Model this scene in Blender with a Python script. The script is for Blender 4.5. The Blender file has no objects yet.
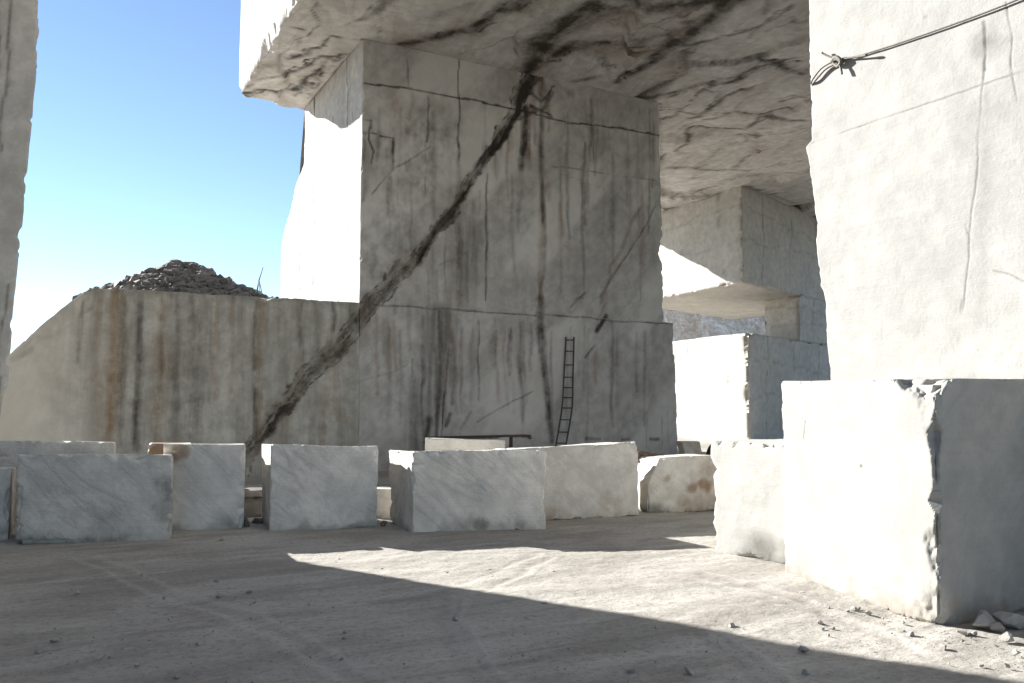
import bpy, bmesh, math, random
import numpy as np
from mathutils import Vector, Matrix

# ------------------------------------------------------------------ set-up
# World axes follow the quarry's cutting grid: X runs along the big shaded face, Y runs into the rock.
scene = bpy.context.scene
COL = scene.collection
EYE = 2.4
HEAD = math.atan2(.478, .878)            # camera heading, clockwise from +Y
TILT = math.radians(4.22)
FPX, CX, CY = 820.0, 512.0, 341.5
_f = np.array([math.sin(HEAD)*math.cos(TILT), math.cos(HEAD)*math.cos(TILT), math.sin(TILT)])
_r = np.array([math.cos(HEAD), -math.sin(HEAD), 0.0])
_u = np.cross(_r, _f)

def ray(x, y):
    return _f + (x-CX)/FPX*_r + (CY-y)/FPX*_u
def on_plane(x, y, axis, val):
    "survey helper: where a sight line of the photograph meets a world plane"
    d = ray(x, y); o = np.array([0, 0, EYE])
    return o + d*((val-o[axis])/d[axis])
def ground_pt(x, y, z=0.0): return on_plane(x, y, 2, z)

# ------------------------------------------------------------------ noise
def _hash(ix, iy, iz, seed):
    h = (ix.astype(np.int64)*374761393 + iy.astype(np.int64)*668265263 + iz.astype(np.int64)*2147483647 + seed*974711) & 0xFFFFFFFF
    h = ((h ^ (h >> 13))*1274126177) & 0xFFFFFFFF
    h = ((h ^ (h >> 15))*2246822519) & 0xFFFFFFFF
    return ((h ^ (h >> 16)) & 0xFFFFFF)/float(0xFFFFFF)
def vnoise(P, seed=0):
    F = np.floor(P); f = P-F; f = f*f*f*(f*(f*6-15)+10)
    I = F.astype(np.int64); r = 0
    for dx in (0, 1):
        wx = f[:, 0] if dx else 1-f[:, 0]
        for dy in (0, 1):
            wy = f[:, 1] if dy else 1-f[:, 1]
            for dz in (0, 1):
                wz = f[:, 2] if dz else 1-f[:, 2]
                r = r + wx*wy*wz*_hash(I[:, 0]+dx, I[:, 1]+dy, I[:, 2]+dz, seed)
    return r*2-1
def fbm(P, scale=1.0, octv=4, seed=0, gain=.5):
    P = np.asarray(P, float)*scale; a = 1; t = 0; s = 0
    for o in range(octv):
        s = s + a*vnoise(P*(2.03**o)+o*17.3, seed+o); t += a; a *= gain
    return s/t*1.6
def smooth(a, b, x):
    t = np.clip((x-a)/(b-a), 0, 1); return t*t*(3-2*t)

# ------------------------------------------------------------------ strokes: veins, cracks and water stains on a face
def stroke(field, S, T, pts, widths, val=1.0, hard=.35):
    pts = np.asarray(pts, float); n = len(pts)
    if np.isscalar(widths): widths = [widths]*n
    w = np.asarray(widths, float)
    if len(w) != n: w = np.interp(np.linspace(0, 1, n), np.linspace(0, 1, len(w)), w)
    wm = w.max()
    m = (S > pts[:, 0].min()-wm) & (S < pts[:, 0].max()+wm) & (T > pts[:, 1].min()-wm) & (T < pts[:, 1].max()+wm)
    if not m.any(): return
    s, t = S[m], T[m]; best = np.zeros(len(s))
    for k in range(n-1):
        a, b = pts[k], pts[k+1]; ab = b-a; L2 = (ab*ab).sum()+1e-9
        q = np.clip(((s-a[0])*ab[0]+(t-a[1])*ab[1])/L2, 0, 1)
        d = np.hypot(s-a[0]-q*ab[0], t-a[1]-q*ab[1]); ww = (w[k]+(w[k+1]-w[k])*q)*.5
        best = np.maximum(best, 1-smooth(hard, 1.0, d/np.maximum(ww, 1e-4)))
    field[m] = np.maximum(field[m], best*val)

# ------------------------------------------------------------------ materials
def nt(mat):
    mat.use_nodes = True; t = mat.node_tree; t.nodes.clear(); return t
class G:
    "tiny node builder"
    def __init__(s, mat): s.t = nt(mat)
    def n(s, typ, **kw):
        nd = s.t.nodes.new(typ)
        for k, v in kw.items():
            if k.startswith('_'): setattr(nd, k[1:], v)
        return nd
    def l(s, a, b): s.t.links.new(a, b)
    def math(s, op, a, b=None, c=None, clamp=False):
        nd = s.t.nodes.new('ShaderNodeMath'); nd.operation = op; nd.use_clamp = clamp
        for i, v in enumerate((a, b, c)):
            if v is None: continue
            if isinstance(v, (int, float)): nd.inputs[i].default_value = v
            else: s.l(v, nd.inputs[i])
        return nd.outputs[0]
    def ramp(s, v, a, b, lo=0., hi=1.):
        nd = s.t.nodes.new('ShaderNodeMapRange'); nd.interpolation_type = 'SMOOTHSTEP'
        nd.inputs[1].default_value = a; nd.inputs[2].default_value = b; nd.inputs[3].default_value = lo; nd.inputs[4].default_value = hi
        s.l(v, nd.inputs[0]); return nd.outputs[0]
    def noise(s, vec, scale, detail=4, rough=.55, dist=0.):
        nd = s.t.nodes.new('ShaderNodeTexNoise'); nd.inputs['Scale'].default_value = scale
        nd.inputs['Detail'].default_value = detail; nd.inputs['Roughness'].default_value = rough; nd.inputs['Distortion'].default_value = dist
        s.l(vec, nd.inputs['Vector']); return nd.outputs['Fac']
    def mapping(s, vec, rot=(0, 0, 0), sc=(1, 1, 1)):
        nd = s.t.nodes.new('ShaderNodeMapping'); nd.inputs['Rotation'].default_value = rot; nd.inputs['Scale'].default_value = sc
        s.l(vec, nd.inputs['Vector']); return nd.outputs[0]
    def mix(s, f, a, b, mode='MIX'):
        nd = s.t.nodes.new('ShaderNodeMix'); nd.data_type = 'RGBA'; nd.blend_type = mode
        for sock, v in ((nd.inputs[0], f), (nd.inputs[6], a), (nd.inputs[7], b)):
            if isinstance(v, (int, float)): sock.default_value = v
            elif isinstance(v, tuple): sock.default_value = (*v, 1)
            else: s.l(v, sock)
        return nd.outputs[2]
    def attr(s, name):
        nd = s.t.nodes.new('ShaderNodeAttribute'); nd.attribute_name = name; return nd.outputs['Fac']

def stone_mat(name, base, alt, vein=(.25, .25, .25), vein_amt=.5, vein_rot=(.3, .5, .9), vein_sc=(1., .22, 1.), vein_scale=.7, streak=.0, streak_col=(.2, .18, .15),
              bump=.35, mottled=.5, speck=.25, saw=0., dark_col=(.035, .028, .022), warm_col=(.20, .105, .045), moss_col=(.10, .105, .085), rough=.82, fine=1.0, relief=.5):
    m = bpy.data.materials.new(name); g = G(m)
    tc = g.n('ShaderNodeTexCoord'); oi = g.n('ShaderNodeObjectInfo')
    off = g.n('ShaderNodeVectorMath', _operation='SCALE'); off.inputs[0].default_value = (37, 53, 71); g.l(oi.outputs['Random'], off.inputs['Scale'])
    add = g.n('ShaderNodeVectorMath', _operation='ADD'); g.l(tc.outputs['Object'], add.inputs[0]); g.l(off.outputs[0], add.inputs[1])
    v = add.outputs[0]
    big = g.noise(v, .55, 5, .6, .3)
    mid = g.noise(v, 2.6, 6, .62, .2)
    fin = g.noise(v, 22*fine, 5, .65)
    grit = g.noise(v, 95*fine, 2, .6)
    c = g.mix(g.ramp(big, .36, .64), base, alt)
    c = g.mix(g.math('MULTIPLY', g.ramp(mid, .40, .66), mottled), c, tuple(x*.70 for x in alt))
    c = g.mix(g.math('MULTIPLY', g.ramp(mid, .46, .30), mottled*.6), c, tuple(min(.8, x*1.15) for x in base))
    c = g.mix(g.math('MULTIPLY', g.ramp(fin, .50, .72), speck), c, tuple(x*.55 for x in base))
    c = g.mix(g.math('MULTIPLY', g.ramp(grit, .58, .76), speck*.8), c, tuple(x*.40 for x in base))
    # diagonal grey veining of the marble itself
    vm = g.mapping(g.mapping(v, vein_rot), (0, 0, 0), vein_sc)
    nv = g.noise(vm, vein_scale, 7, .62, .7)
    band = g.math('ABSOLUTE', g.math('SUBTRACT', nv, .5))
    line = g.ramp(band, 0., .022, 1., 0.)
    soft = g.ramp(band, 0., .11, 1., 0.)
    nv2 = g.noise(vm, vein_scale*3.1, 6, .65, .5)
    wisps = g.ramp(nv2, .52, .70)
    gate = g.ramp(g.noise(v, .45, 3), .38, .60)
    f = g.math('ADD', g.math('ADD', g.math('MULTIPLY', line, .45), g.math('MULTIPLY', soft, .40)), g.math('MULTIPLY', wisps, .45))
    c = g.mix(g.math('MULTIPLY', f, g.math('MULTIPLY', g.math('ADD', g.math('MULTIPLY', gate, .75), .25), vein_amt), clamp=True), c, vein)
    if saw:
        sl = g.noise(g.mapping(v, (0, .04, 0), (.25, .25, 26)), 1.0, 4, .7)
        c = g.mix(g.math('MULTIPLY', g.ramp(sl, .42, .7), saw), c, tuple(x*.72 for x in alt))
    if streak:
        wob = g.n('ShaderNodeVectorMath', _operation='ADD'); nz = g.n('ShaderNodeTexNoise'); nz.inputs['Scale'].default_value = .5; g.l(v, nz.inputs['Vector'])
        sc_ = g.n('ShaderNodeVectorMath', _operation='SCALE'); g.l(nz.outputs['Color'], sc_.inputs[0]); sc_.inputs['Scale'].default_value = .25
        g.l(v, wob.inputs[0]); g.l(sc_.outputs[0], wob.inputs[1])
        sm = g.mapping(wob.outputs[0], (0, 0, 0), (1.0, 1.0, .07))
        st = g.noise(sm, 1.1, 6, .62, .1)
        st2 = g.noise(sm, 6.5, 4, .65)
        gt = g.ramp(g.noise(v, .33, 4, .6), .40, .62)
        f = g.math('ADD', g.math('MULTIPLY', g.ramp(st, .46, .70), .8), g.math('MULTIPLY', g.math('MULTIPLY', g.ramp(st2, .50, .75), .55), gt), clamp=True)
        c = g.mix(g.math('MULTIPLY', f, streak), c, streak_col)
    c = g.mix(g.math('MULTIPLY', g.attr('pale'), .75), c, tuple(min(.8, x*1.3) for x in base))
    # drawn stains, broken up by noise
    br = g.math('ADD', g.math('MULTIPLY', g.math('SUBTRACT', g.noise(v, 6, 6, .7, .3), .5), .55), g.math('MULTIPLY', g.math('SUBTRACT', g.noise(g.mapping(v, (0, 0, 0), (1, 1, .12)), 7, 5, .7, .2), .5), .6))
    for nm, colr, k in (('moss', moss_col, .9), ('warm', warm_col, .85), ('dark', dark_col, .95)):
        a = g.attr(nm)
        f = g.math('ADD', a, g.math('MULTIPLY', br, g.ramp(a, .0, .3)), clamp=True)
        c = g.mix(g.math('MULTIPLY', f, k), c, colr)
    ch = g.attr('fresh')
    c = g.mix(g.math('MULTIPLY', ch, .6), c, tuple(min(.8, x*1.12) for x in base))
    bs = g.n('ShaderNodeBsdfPrincipled'); g.l(c, bs.inputs['Base Color']); bs.inputs['Roughness'].default_value = rough
    bs.inputs['Specular IOR Level'].default_value = .3
    h = g.math('ADD', g.math('MULTIPLY', mid, relief), g.math('ADD', g.math('MULTIPLY', fin, .20), g.math('MULTIPLY', grit, .06)))
    if saw: h = g.math('ADD', h, g.math('MULTIPLY', sl, .10))
    bp = g.n('ShaderNodeBump'); bp.inputs['Strength'].default_value = bump; bp.inputs['Distance'].default_value = .12
    g.l(h, bp.inputs['Height']); g.l(bp.outputs[0], bs.inputs['Normal'])
    o = g.n('ShaderNodeOutputMaterial'); g.l(bs.outputs[0], o.inputs['Surface'])
    return m

def plain_mat(name, col, rough=.7, metal=0., var=.4, scale=12):
    m = bpy.data.materials.new(name); g = G(m)
    tc = g.n('ShaderNodeTexCoord'); n1 = g.noise(tc.outputs['Object'], scale, 5, .6)
    c = g.mix(g.math('MULTIPLY', g.ramp(n1, .35, .7), var), col, tuple(x*.4 for x in col))
    bs = g.n('ShaderNodeBsdfPrincipled'); g.l(c, bs.inputs['Base Color']); bs.inputs['Roughness'].default_value = rough; bs.inputs['Metallic'].default_value = metal
    bp = g.n('ShaderNodeBump'); bp.inputs['Strength'].default_value = .3; bp.inputs['Distance'].default_value = .02; g.l(n1, bp.inputs['Height']); g.l(bp.outputs[0], bs.inputs['Normal'])
    o = g.n('ShaderNodeOutputMaterial'); g.l(bs.outputs[0], o.inputs['Surface']); return m

_a, _b = on_plane(661, 163, 2, 15), on_plane(764, 116, 2, 15); CEIL_DIR = math.atan2(_b[1]-_a[1], _b[0]-_a[0])
M = {}
DB = dict(vein_rot=(0, -.75, 0), vein_sc=(.28, 1., 2.0)); DG = dict(vein_rot=(0, .75, 0), vein_sc=(.28, 1., 2.0))
M['wall'] = stone_mat('stained_marble', (.56, .53, .485), (.455, .428, .388), vein=(.26, .23, .20), vein_amt=.35, vein_scale=.5, streak=.42, streak_col=(.25, .22, .18), bump=.3, speck=.2, moss_col=(.12, .108, .09), relief=.3, **DG)
M['bench'] = stone_mat('weathered_bench_stone', (.60, .57, .505), (.47, .44, .38), vein=(.2, .17, .13), vein_amt=.25, streak=.6, streak_col=(.215, .185, .145), bump=.3, speck=.25, warm_col=(.20, .115, .045), moss_col=(.12, .11, .085), relief=.3)
M['ceil'] = stone_mat('veined_ceiling_marble', (.70, .67, .62), (.58, .545, .50), vein=(.15, .12, .095), vein_amt=.35, vein_rot=(0, 0, -CEIL_DIR), vein_sc=(.3, 1.5, 1.), vein_scale=.42, bump=.5, speck=.25, mottled=.45, dark_col=(.032, .023, .016), warm_col=(.17, .115, .065))
M['white'] = stone_mat('fresh_cut_white_marble', (.45, .438, .41), (.40, .39, .365), vein=(.33, .33, .32), vein_amt=.5, vein_scale=.5, bump=.2, speck=.14, mottled=.32, saw=.16, relief=.2, **DG)
M['bigwhite'] = stone_mat('dusty_white_marble', (.40, .386, .35), (.36, .348, .318), vein=(.27, .27, .265), vein_amt=.55, vein_scale=.6, bump=.22, speck=.2, mottled=.4, saw=.12, relief=.22, **DG)
M['block'] = stone_mat('grey_white_block_marble', (.76, .715, .64), (.67, .635, .575), vein=(.33, .33, .33), vein_amt=.7, vein_scale=.9, bump=.4, speck=.28, mottled=.5, saw=.15, relief=.3, **DB)
M['greyblock'] = stone_mat('grey_block_marble', (.70, .66, .59), (.59, .56, .505), vein=(.25, .25, .25), vein_amt=.6, vein_scale=1.1, bump=.45, speck=.35, mottled=.6, saw=.2, relief=.35, **DB)
M['ivory'] = stone_mat('ivory_block_marble', (.68, .65, .59), (.58, .55, .495), vein=(.36, .34, .31), vein_amt=.45, vein_scale=.9, bump=.45, speck=.3, mottled=.55, relief=.35, **DB)
M['rust'] = stone_mat('rusty_brown_stone', (.20, .13, .09), (.12, .085, .065), vein_amt=.1, bump=.7, speck=.5)
M['rubble'] = stone_mat('grey_rubble_stone', (.24, .225, .205), (.13, .12, .11), vein_amt=.1, bump=.6, speck=.5)
M['hill'] = stone_mat('pale_quarry_scree', (.70, .68, .64), (.50, .44, .36), vein_amt=.2, bump=.8, speck=.4, mottled=.8, fine=.12)
M['chip'] = stone_mat('pale_marble_chips', (.42, .40, .365), (.33, .31, .28), vein_amt=.1, bump=.5, speck=.3)
M['steel'] = plain_mat('dark_steel', (.085, .077, .068), .6, .4)
M['rustmetal'] = plain_mat('rusty_steel', (.10, .055, .035), .8, .1)
M['cable'] = plain_mat('braided_cable', (.16, .145, .12), .7, .1, .6, 60)
M['rubber'] = plain_mat('black_rubber', (.02, .02, .02), .8)
M['pole'] = plain_mat('weathered_pole', (.16, .17, .18), .7, .2)

# ------------------------------------------------------------------ object helpers
def tag(o, label=None, cat=None, group=None, kind=None):
    if label: o['label'] = label
    if cat: o['category'] = cat
    if group: o['group'] = group
    o['kind'] = kind or 'thing'
    return o
def link_mesh(name, V, F, mat, origin=(0, 0, 0), attrs=None, smooth_sh=True, parent=None):
    V = np.asarray(V, float)-np.asarray(origin, float)
    me = bpy.data.meshes.new(name); me.from_pydata(V.tolist(), [], [list(map(int, f)) for f in F]) if not isinstance(F, np.ndarray) else fast(me, V, F)
    for k, a in (attrs or {}).items():
        at = me.attributes.new(k, 'FLOAT', 'POINT'); at.data.foreach_set('value', np.asarray(a, np.float32))
    me.polygons.foreach_set('use_smooth', [smooth_sh]*len(me.polygons))
    me.materials.append(mat); me.update()
    o = bpy.data.objects.new(name, me); COL.objects.link(o); o.location = origin
    if parent: o.parent = parent
    return o
def fast(me, V, F):
    me.vertices.add(len(V)); me.vertices.foreach_set('co', V.astype(np.float32).ravel())
    me.loops.add(F.size); me.loops.foreach_set('vertex_index', F.astype(np.int32).ravel())
    me.polygons.add(len(F)); me.polygons.foreach_set('loop_start', np.arange(0, F.size, 4, dtype=np.int32))
    try: me.polygons.foreach_set('loop_total', np.full(len(F), 4, np.int32))
    except Exception: pass
    me.update(calc_edges=True); me.validate()
def empty(name, loc, rz=0):
    o = bpy.data.objects.new(name, None); COL.objects.link(o); o.location = loc; o.rotation_euler = (0, 0, rz); o.empty_display_size = .2; return o

def rock_box(name, mapfn, A, B, C, mat, chip=.12, rough=.012, rscale=1.5, cscale=1.6, cbias=-.1, seed=0, attrs=None, inward=None, chipmask=None, coarse=(), origin=None, warp=0., facets=0., fsize=.03, fedges=None):
    """closed, cut block of stone: six gridded faces welded along their edges; corners chipped, faces slightly uneven.
    mapfn maps (a,b,c) in the unit cube to a point; coarse faces stay one quad."""
    A, B, C = (np.asarray(x, float) for x in (A, B, C)); na, nb, nc = len(A), len(B), len(C)
    keys, quads = [], []
    def ID(i, j, k): return (i*nb+j)*nc+k
    for f in ('a0', 'a1', 'b0', 'b1', 'c0', 'c1'):
        n1, n2 = {'a': (nb, nc), 'b': (na, nc), 'c': (na, nb)}[f[0]]
        p, q = np.meshgrid(np.arange(n1), np.arange(n2), indexing='ij')
        e = int(f[1])
        if f[0] == 'a': idx = ID(np.full_like(p, (na-1)*e), p, q); flip = e == 0
        if f[0] == 'b': idx = ID(p, np.full_like(p, (nb-1)*e), q); flip = e == 1
        if f[0] == 'c': idx = ID(p, q, np.full_like(p, (nc-1)*e)); flip = e == 0
        if f in coarse: idx = idx[[0, -1]][:, [0, -1]]
        qd = np.stack([idx[:-1, :-1], idx[1:, :-1], idx[1:, 1:], idx[:-1, 1:]], -1).reshape(-1, 4)
        quads.append(qd[:, ::-1] if flip else qd)
    Q = np.concatenate(quads); uni, inv = np.unique(Q, return_inverse=True); Q = inv.reshape(-1, 4)
    i, j, k = uni//(nb*nc), (uni//nc) % nb, uni % nc
    a, b, c = A[i], B[j], C[k]
    P = mapfn(a, b, c)
    h = np.array([.5]); z1 = np.array([0.]); o1 = np.array([1.])
    ax = [mapfn(o1, h, h)[0]-mapfn(z1, h, h)[0], mapfn(h, o1, h)[0]-mapfn(h, z1, h)[0], mapfn(h, h, o1)[0]-mapfn(h, h, z1)[0]]
    L = [np.linalg.norm(x) for x in ax]; ax = [x/l for x, l in zip(ax, L)]
    D = np.stack([a*L[0], (1-a)*L[0], b*L[1], (1-b)*L[1], c*L[2], (1-c)*L[2]], 1)
    Dm = np.stack([np.minimum(D[:, 0], D[:, 1]), np.minimum(D[:, 2], D[:, 3]), np.minimum(D[:, 4], D[:, 5])], 1); Dm.sort(1); e2 = Dm[:, 1]
    R = max(chip, .03)
    W = np.clip(1-D/R, 0, 1)
    dirs = np.array([ax[0], -ax[0], ax[1], -ax[1], ax[2], -ax[2]])
    pos = fbm(P, cscale, 4, seed+11)
    cn = np.clip(pos+cbias-.12, 0, 1.5)*1.2 + np.clip(fbm(P, cscale*6, 3, seed+23)-.12, 0, 1)*.40 + .03
    if chipmask is not None: cn = cn*chipmask(P)
    amt = np.clip(chip*cn-e2, 0, None)*.9
    cut = fbm(P, 7, 3, seed+5)*.25*amt
    rg = (fbm(P, rscale, 5, seed+31)*.7+fbm(P, rscale*.3, 2, seed+37)*.6)*rough
    N = W@dirs
    P2 = P+N*(amt+cut+rg)[:, None]
    fcut = np.zeros(len(P))
    if facets:                                              # flat-faced spalls knocked off the arrises
        rr = random.Random(seed*7+1); sg = (-1, 1)
        for e in range(3):
            o1_, o2_ = [k_ for k_ in range(3) if k_ != e]
            for s1_ in (0, 1):
                for s2_ in (0, 1):
                    mul = 1. if fedges is None else fedges(e, o1_, s1_, o2_, s2_)
                    for _ in range(int(L[e]*facets*mul+rr.random())):
                        t_ = [0, 0, 0]; t_[e] = rr.random(); t_[o1_] = s1_; t_[o2_] = s2_
                        p0 = mapfn(*[np.array([float(x)]) for x in t_])[0]
                        w_ = rr.uniform(.30, .70); nb_ = w_*ax[o1_]*sg[s1_]+(1-w_)*ax[o2_]*sg[s2_]; nb_ = nb_/np.linalg.norm(nb_)
                        dl = min(fsize*6, fsize*rr.paretovariate(1.7)); ta, tb_ = rr.uniform(.12, .9), rr.uniform(.12, .9)
                        rel = P2-p0; near_ = (np.abs(rel).max(1) < dl/.12+.1)
                        if not near_.any(): continue
                        q_ = rel[near_]; al_ = q_@ax[e]
                        ct = q_@nb_+dl-np.where(al_ > 0, al_*ta, -al_*tb_); ct = np.clip(ct, 0, None)
                        P2[near_] -= ct[:, None]*nb_; fcut[near_] = np.maximum(fcut[near_], ct)
    if warp: P2 = P2+np.stack([fbm(P, .5, 2, seed+50), fbm(P, .5, 2, seed+51), fbm(P, .5, 2, seed+52)], 1)*warp
    face = {'a0': a == 0, 'a1': a == 1, 'b0': b == 0, 'b1': b == 1, 'c0': c == 0, 'c1': c == 1}
    at = dict(fresh=np.maximum(np.clip(amt/(chip*.5), 0, 1)*.7, np.clip(fcut/.006, 0, 1)*.6))
    if attrs: 
        ex = attrs(P, face)
        if 'fresh' in ex: ex['fresh'] = np.maximum(ex['fresh'], at['fresh'])
        dep = ex.pop('depth', None); at.update(ex)
        if dep is not None: P2 = P2+dep
    if origin is None: origin = (P[:, 0].mean(), P[:, 1].mean(), P[:, 2].min())
    o = link_mesh(name, P2, Q, mat, origin, at)
    flat = at['fresh'][Q].max(1) > .22                       # broken stone breaks in facets, sawn faces stay smooth
    o.data.polygons.foreach_set('use_smooth', ~flat); o.data.update()
    return o

def hexmap(c8):
    "trilinear map; c8 = bottom (front-left, front-right, back-right, back-left) then top likewise"
    c = np.asarray(c8, float)
    def f(a, b, cc):
        a, b, cc = a[:, None], b[:, None], cc[:, None]
        lo = (c[0]*(1-a)+c[1]*a)*(1-b)+(c[3]*(1-a)+c[2]*a)*b
        hi = (c[4]*(1-a)+c[5]*a)*(1-b)+(c[7]*(1-a)+c[6]*a)*b
        return lo*(1-cc)+hi*cc
    return f
def edged(L, res):
    "grid along an edge of length L, with extra lines close to both arrises"
    x = np.linspace(0, 1, max(3, int(L/res)+1)); e = np.array([.008, .02, .034])/L
    return np.unique(np.concatenate([x, e, 1-e]))
def lin(n): return np.linspace(0, 1, max(2, int(n)+1))
def ax_of(vals, lo, hi): return (np.asarray(vals, float)-lo)/(hi-lo)

# ------------------------------------------------------------------ the cutting planes
VW = 27.4                               # the big shaded face
UP0, UP1 = on_plane(360, 303, 1, VW)[0], on_plane(660, 250, 1, VW)[0]
ZC = on_plane(362, 38, 1, VW)[2]        # ceiling height
ZS = on_plane(362, 303, 1, VW)[2]       # mid seam = bench top
def wp(pts): return [(p[0], p[2]) for p in (on_plane(x, y, 1, VW) for x, y in pts)]       # points on the big face (X, Z)
def cp(pts): return [(p[0], p[1]) for p in (on_plane(x, y, 2, ZC) for x, y in pts)]       # points on the ceiling (X, Y)
UR = 10.6
def rp(pts): return [(p[1], p[2]) for p in (on_plane(x, y, 0, UR) for x, y in pts)]       # points on the right pillar (Y, Z)
PX = .039
pe = on_plane(741, 186, 2, ZC); FU, FV = pe[0], pe[1]      # near edge of the far pillar

FAULT = [(548, 40), (528, 78), (515, 108), (496, 150), (470, 182), (440, 225), (412, 260), (377, 300), (346, 337), (315, 370), (285, 405), (262, 435), (246, 460), (238, 500)]
FAULTW = [34, 20, 14, 11, 9, 10, 13, 15, 17, 18, 16, 13, 15, 16]
def face_stains(P, low):
    n = len(P)
    dark, warm, moss, dep, pale = (np.zeros(n) for _ in range(5))
    S = P[:, 0]+fbm(P, 1.1, 4, 3)*.16; T = P[:, 2]+fbm(P, 1.1, 4, 4)*.16
    S2 = P[:, 0]+fbm(P, 1.2, 3, 5)*.05; T2 = P[:, 2]+fbm(P, 1.2, 3, 6)*.05
    fp = wp(FAULT)
    # fault zone: crushed brown stone with a black lower lip
    z = np.zeros(n); stroke(z, S, T, fp, [w*PX for w in FAULTW], 1, .55)
    grain = fbm(P, 3.2, 5, 9)
    along = np.stack([(P[:, 0]*.62+P[:, 2]*.78)*.7, P[:, 1], (P[:, 0]*.78-P[:, 2]*.62)*5], 1)
    lam = fbm(along, 1.0, 4, 44)
    sgr0 = fbm(np.stack([P[:, 0]*3.2, P[:, 1], P[:, 2]*.22], 1), 1, 4, 62)
    low_part = smooth(11.5, 7.5, P[:, 2])
    nz1 = fbm(P, .9, 4, 47); jag = fbm(P, 5, 4, 48)
    z = np.clip(z+(jag*.4)*(z > .02)*(z < .98), 0, 1)*np.clip(.9+nz1*.5, .35, 1)
    moss = np.maximum(moss, z*(.75+.2*lam)); warm = np.maximum(warm, z*np.clip(.08+nz1*.3, 0, .4))
    dark = np.maximum(dark, z*np.clip(.55-.48*low_part+lam*.75+grain*.35+jag*.25, 0, .95))
    lip = [(x+w*.20, y+w*.24) for (x, y), w in zip(FAULT, FAULTW)]
    z2 = np.zeros(n); stroke(z2, S+jag*.07, T, wp(lip), [max(4, w*.30)*PX for w in FAULTW], 1, .6)
    gatel = np.clip(.55+nz1*.9+lam*.5-.25*low_part, 0, 1); z2 = z2*gatel
    dark = np.maximum(dark, z2*.9)
    lip2 = [(x-w*.38, y-w*.38) for (x, y), w in zip(FAULT, FAULTW)]
    z3 = np.zeros(n); stroke(z3, S+jag*.06, T, wp(lip2), [3*PX]*len(FAULT), 1, .4); dark = np.maximum(dark, z3*np.clip(.45+grain*.9-nz1*.5, 0, .9))
    for k_ in (-.12, .03, .34):
        zz = np.zeros(n); off_ = fbm(np.stack([P[:, 0]*.5, P[:, 1], P[:, 2]*.5], 1), 1, 3, int(90+k_*50))*.22
        stroke(zz, S+off_+jag*.05, T+off_, wp([(x+w*k_, y+w*k_) for (x, y), w in zip(FAULT, FAULTW)]), [2.2*PX]*len(FAULT), 1, .4); dark = np.maximum(dark, zz*np.clip(.55+grain*.9, 0, .95))
    halo = np.zeros(n); stroke(halo, S, T, fp, [w*2.6*PX for w in FAULTW], 1, .1); warm = np.maximum(warm, halo*np.clip(.10+nz1*.3+sgr0*.25, 0, .4)); moss = np.maximum(moss, halo*np.clip(.08+sgr0*.4, 0, .4))
    dep = dep+z*(.04+.05*lam+.03*jag*low_part)+z2*.14
    brk = np.clip(.95+fbm(P, 1.3, 4, 141)*.7+grain*.35, .6 if low else .72, 1.2)
    def st(f, pts, w, v, hard=.2, fine=False):
        tmp = np.zeros(n); stroke(tmp, S2 if fine else S, T2 if fine else T, wp(pts), ([x*PX for x in w] if not np.isscalar(w) else w*PX), 1, hard)
        f[:] = np.maximum(f, np.clip(tmp*v*brk*1.15, 0, 1))
    sgr = fbm(np.stack([P[:, 0]*4, P[:, 1], P[:, 2]*.25], 1), 1, 4, 61)
    if low:
        for x0, y0, x1, y1, w, kind, v in ((118, 284, 108, 440, 14, 'warm', .75), (124, 290, 120, 445, 6, 'dark', .35), (141, 288, 136, 450, 6, 'dark', .75), (160, 290, 158, 445, 12, 'warm', .5), (163, 290, 160, 400, 5, 'dark', .3),
                (178, 292, 176, 450, 8, 'dark', .38), (194, 292, 191, 450, 15, 'dark', .42), (207, 292, 206, 420, 7, 'dark', .2), (216, 292, 214, 400, 5, 'warm', .4), (231, 292, 230, 400, 8, 'warm', .3), (259, 296, 259, 450, 8, 'warm', .55), (255, 300, 256, 448, 4, 'dark', .6),
                (262, 292, 262, 330, 9, 'warm', .5), (280, 300, 282, 440, 14, 'moss', .35), (300, 300, 303, 360, 5, 'dark', .5), (316, 300, 318, 350, 6, 'moss', .5), (331, 300, 333, 330, 4, 'dark', .6), (333, 330, 336, 420, 10, 'warm', .35), (350, 302, 350, 330, 4, 'dark', .4),
                (100, 290, 96, 430, 8, 'warm', .28), (84, 300, 78, 360, 4, 'dark', .45), (148, 290, 146, 430, 10, 'moss', .35), (240, 300, 240, 440, 12, 'moss', .3), (325, 390, 322, 445, 14, 'warm', .35), (345, 360, 343, 445, 10, 'moss', .4)):
            st({'warm': warm, 'dark': dark, 'moss': moss}[kind], [(x0, y0), ((x0+x1)/2+random.uniform(-2, 2), (y0+y1)/2), (x1, y1)], [w*1.0, w*2.0, w*1.4], min(1, v*(1.0 if kind == 'warm' else .9)), -.1, True)
        st(dark, [(8, 352), (40, 335), (70, 322), (95, 305)], 3, .15, .2); st(warm, [(6, 358), (30, 348)], 8, .3)
        moss[:] = np.maximum(moss, smooth(-.9, .5, sgr)*.32*smooth(-.2, 1.8, P[:, 0]))
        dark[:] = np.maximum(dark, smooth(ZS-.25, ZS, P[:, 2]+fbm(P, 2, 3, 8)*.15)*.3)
    else:
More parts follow.
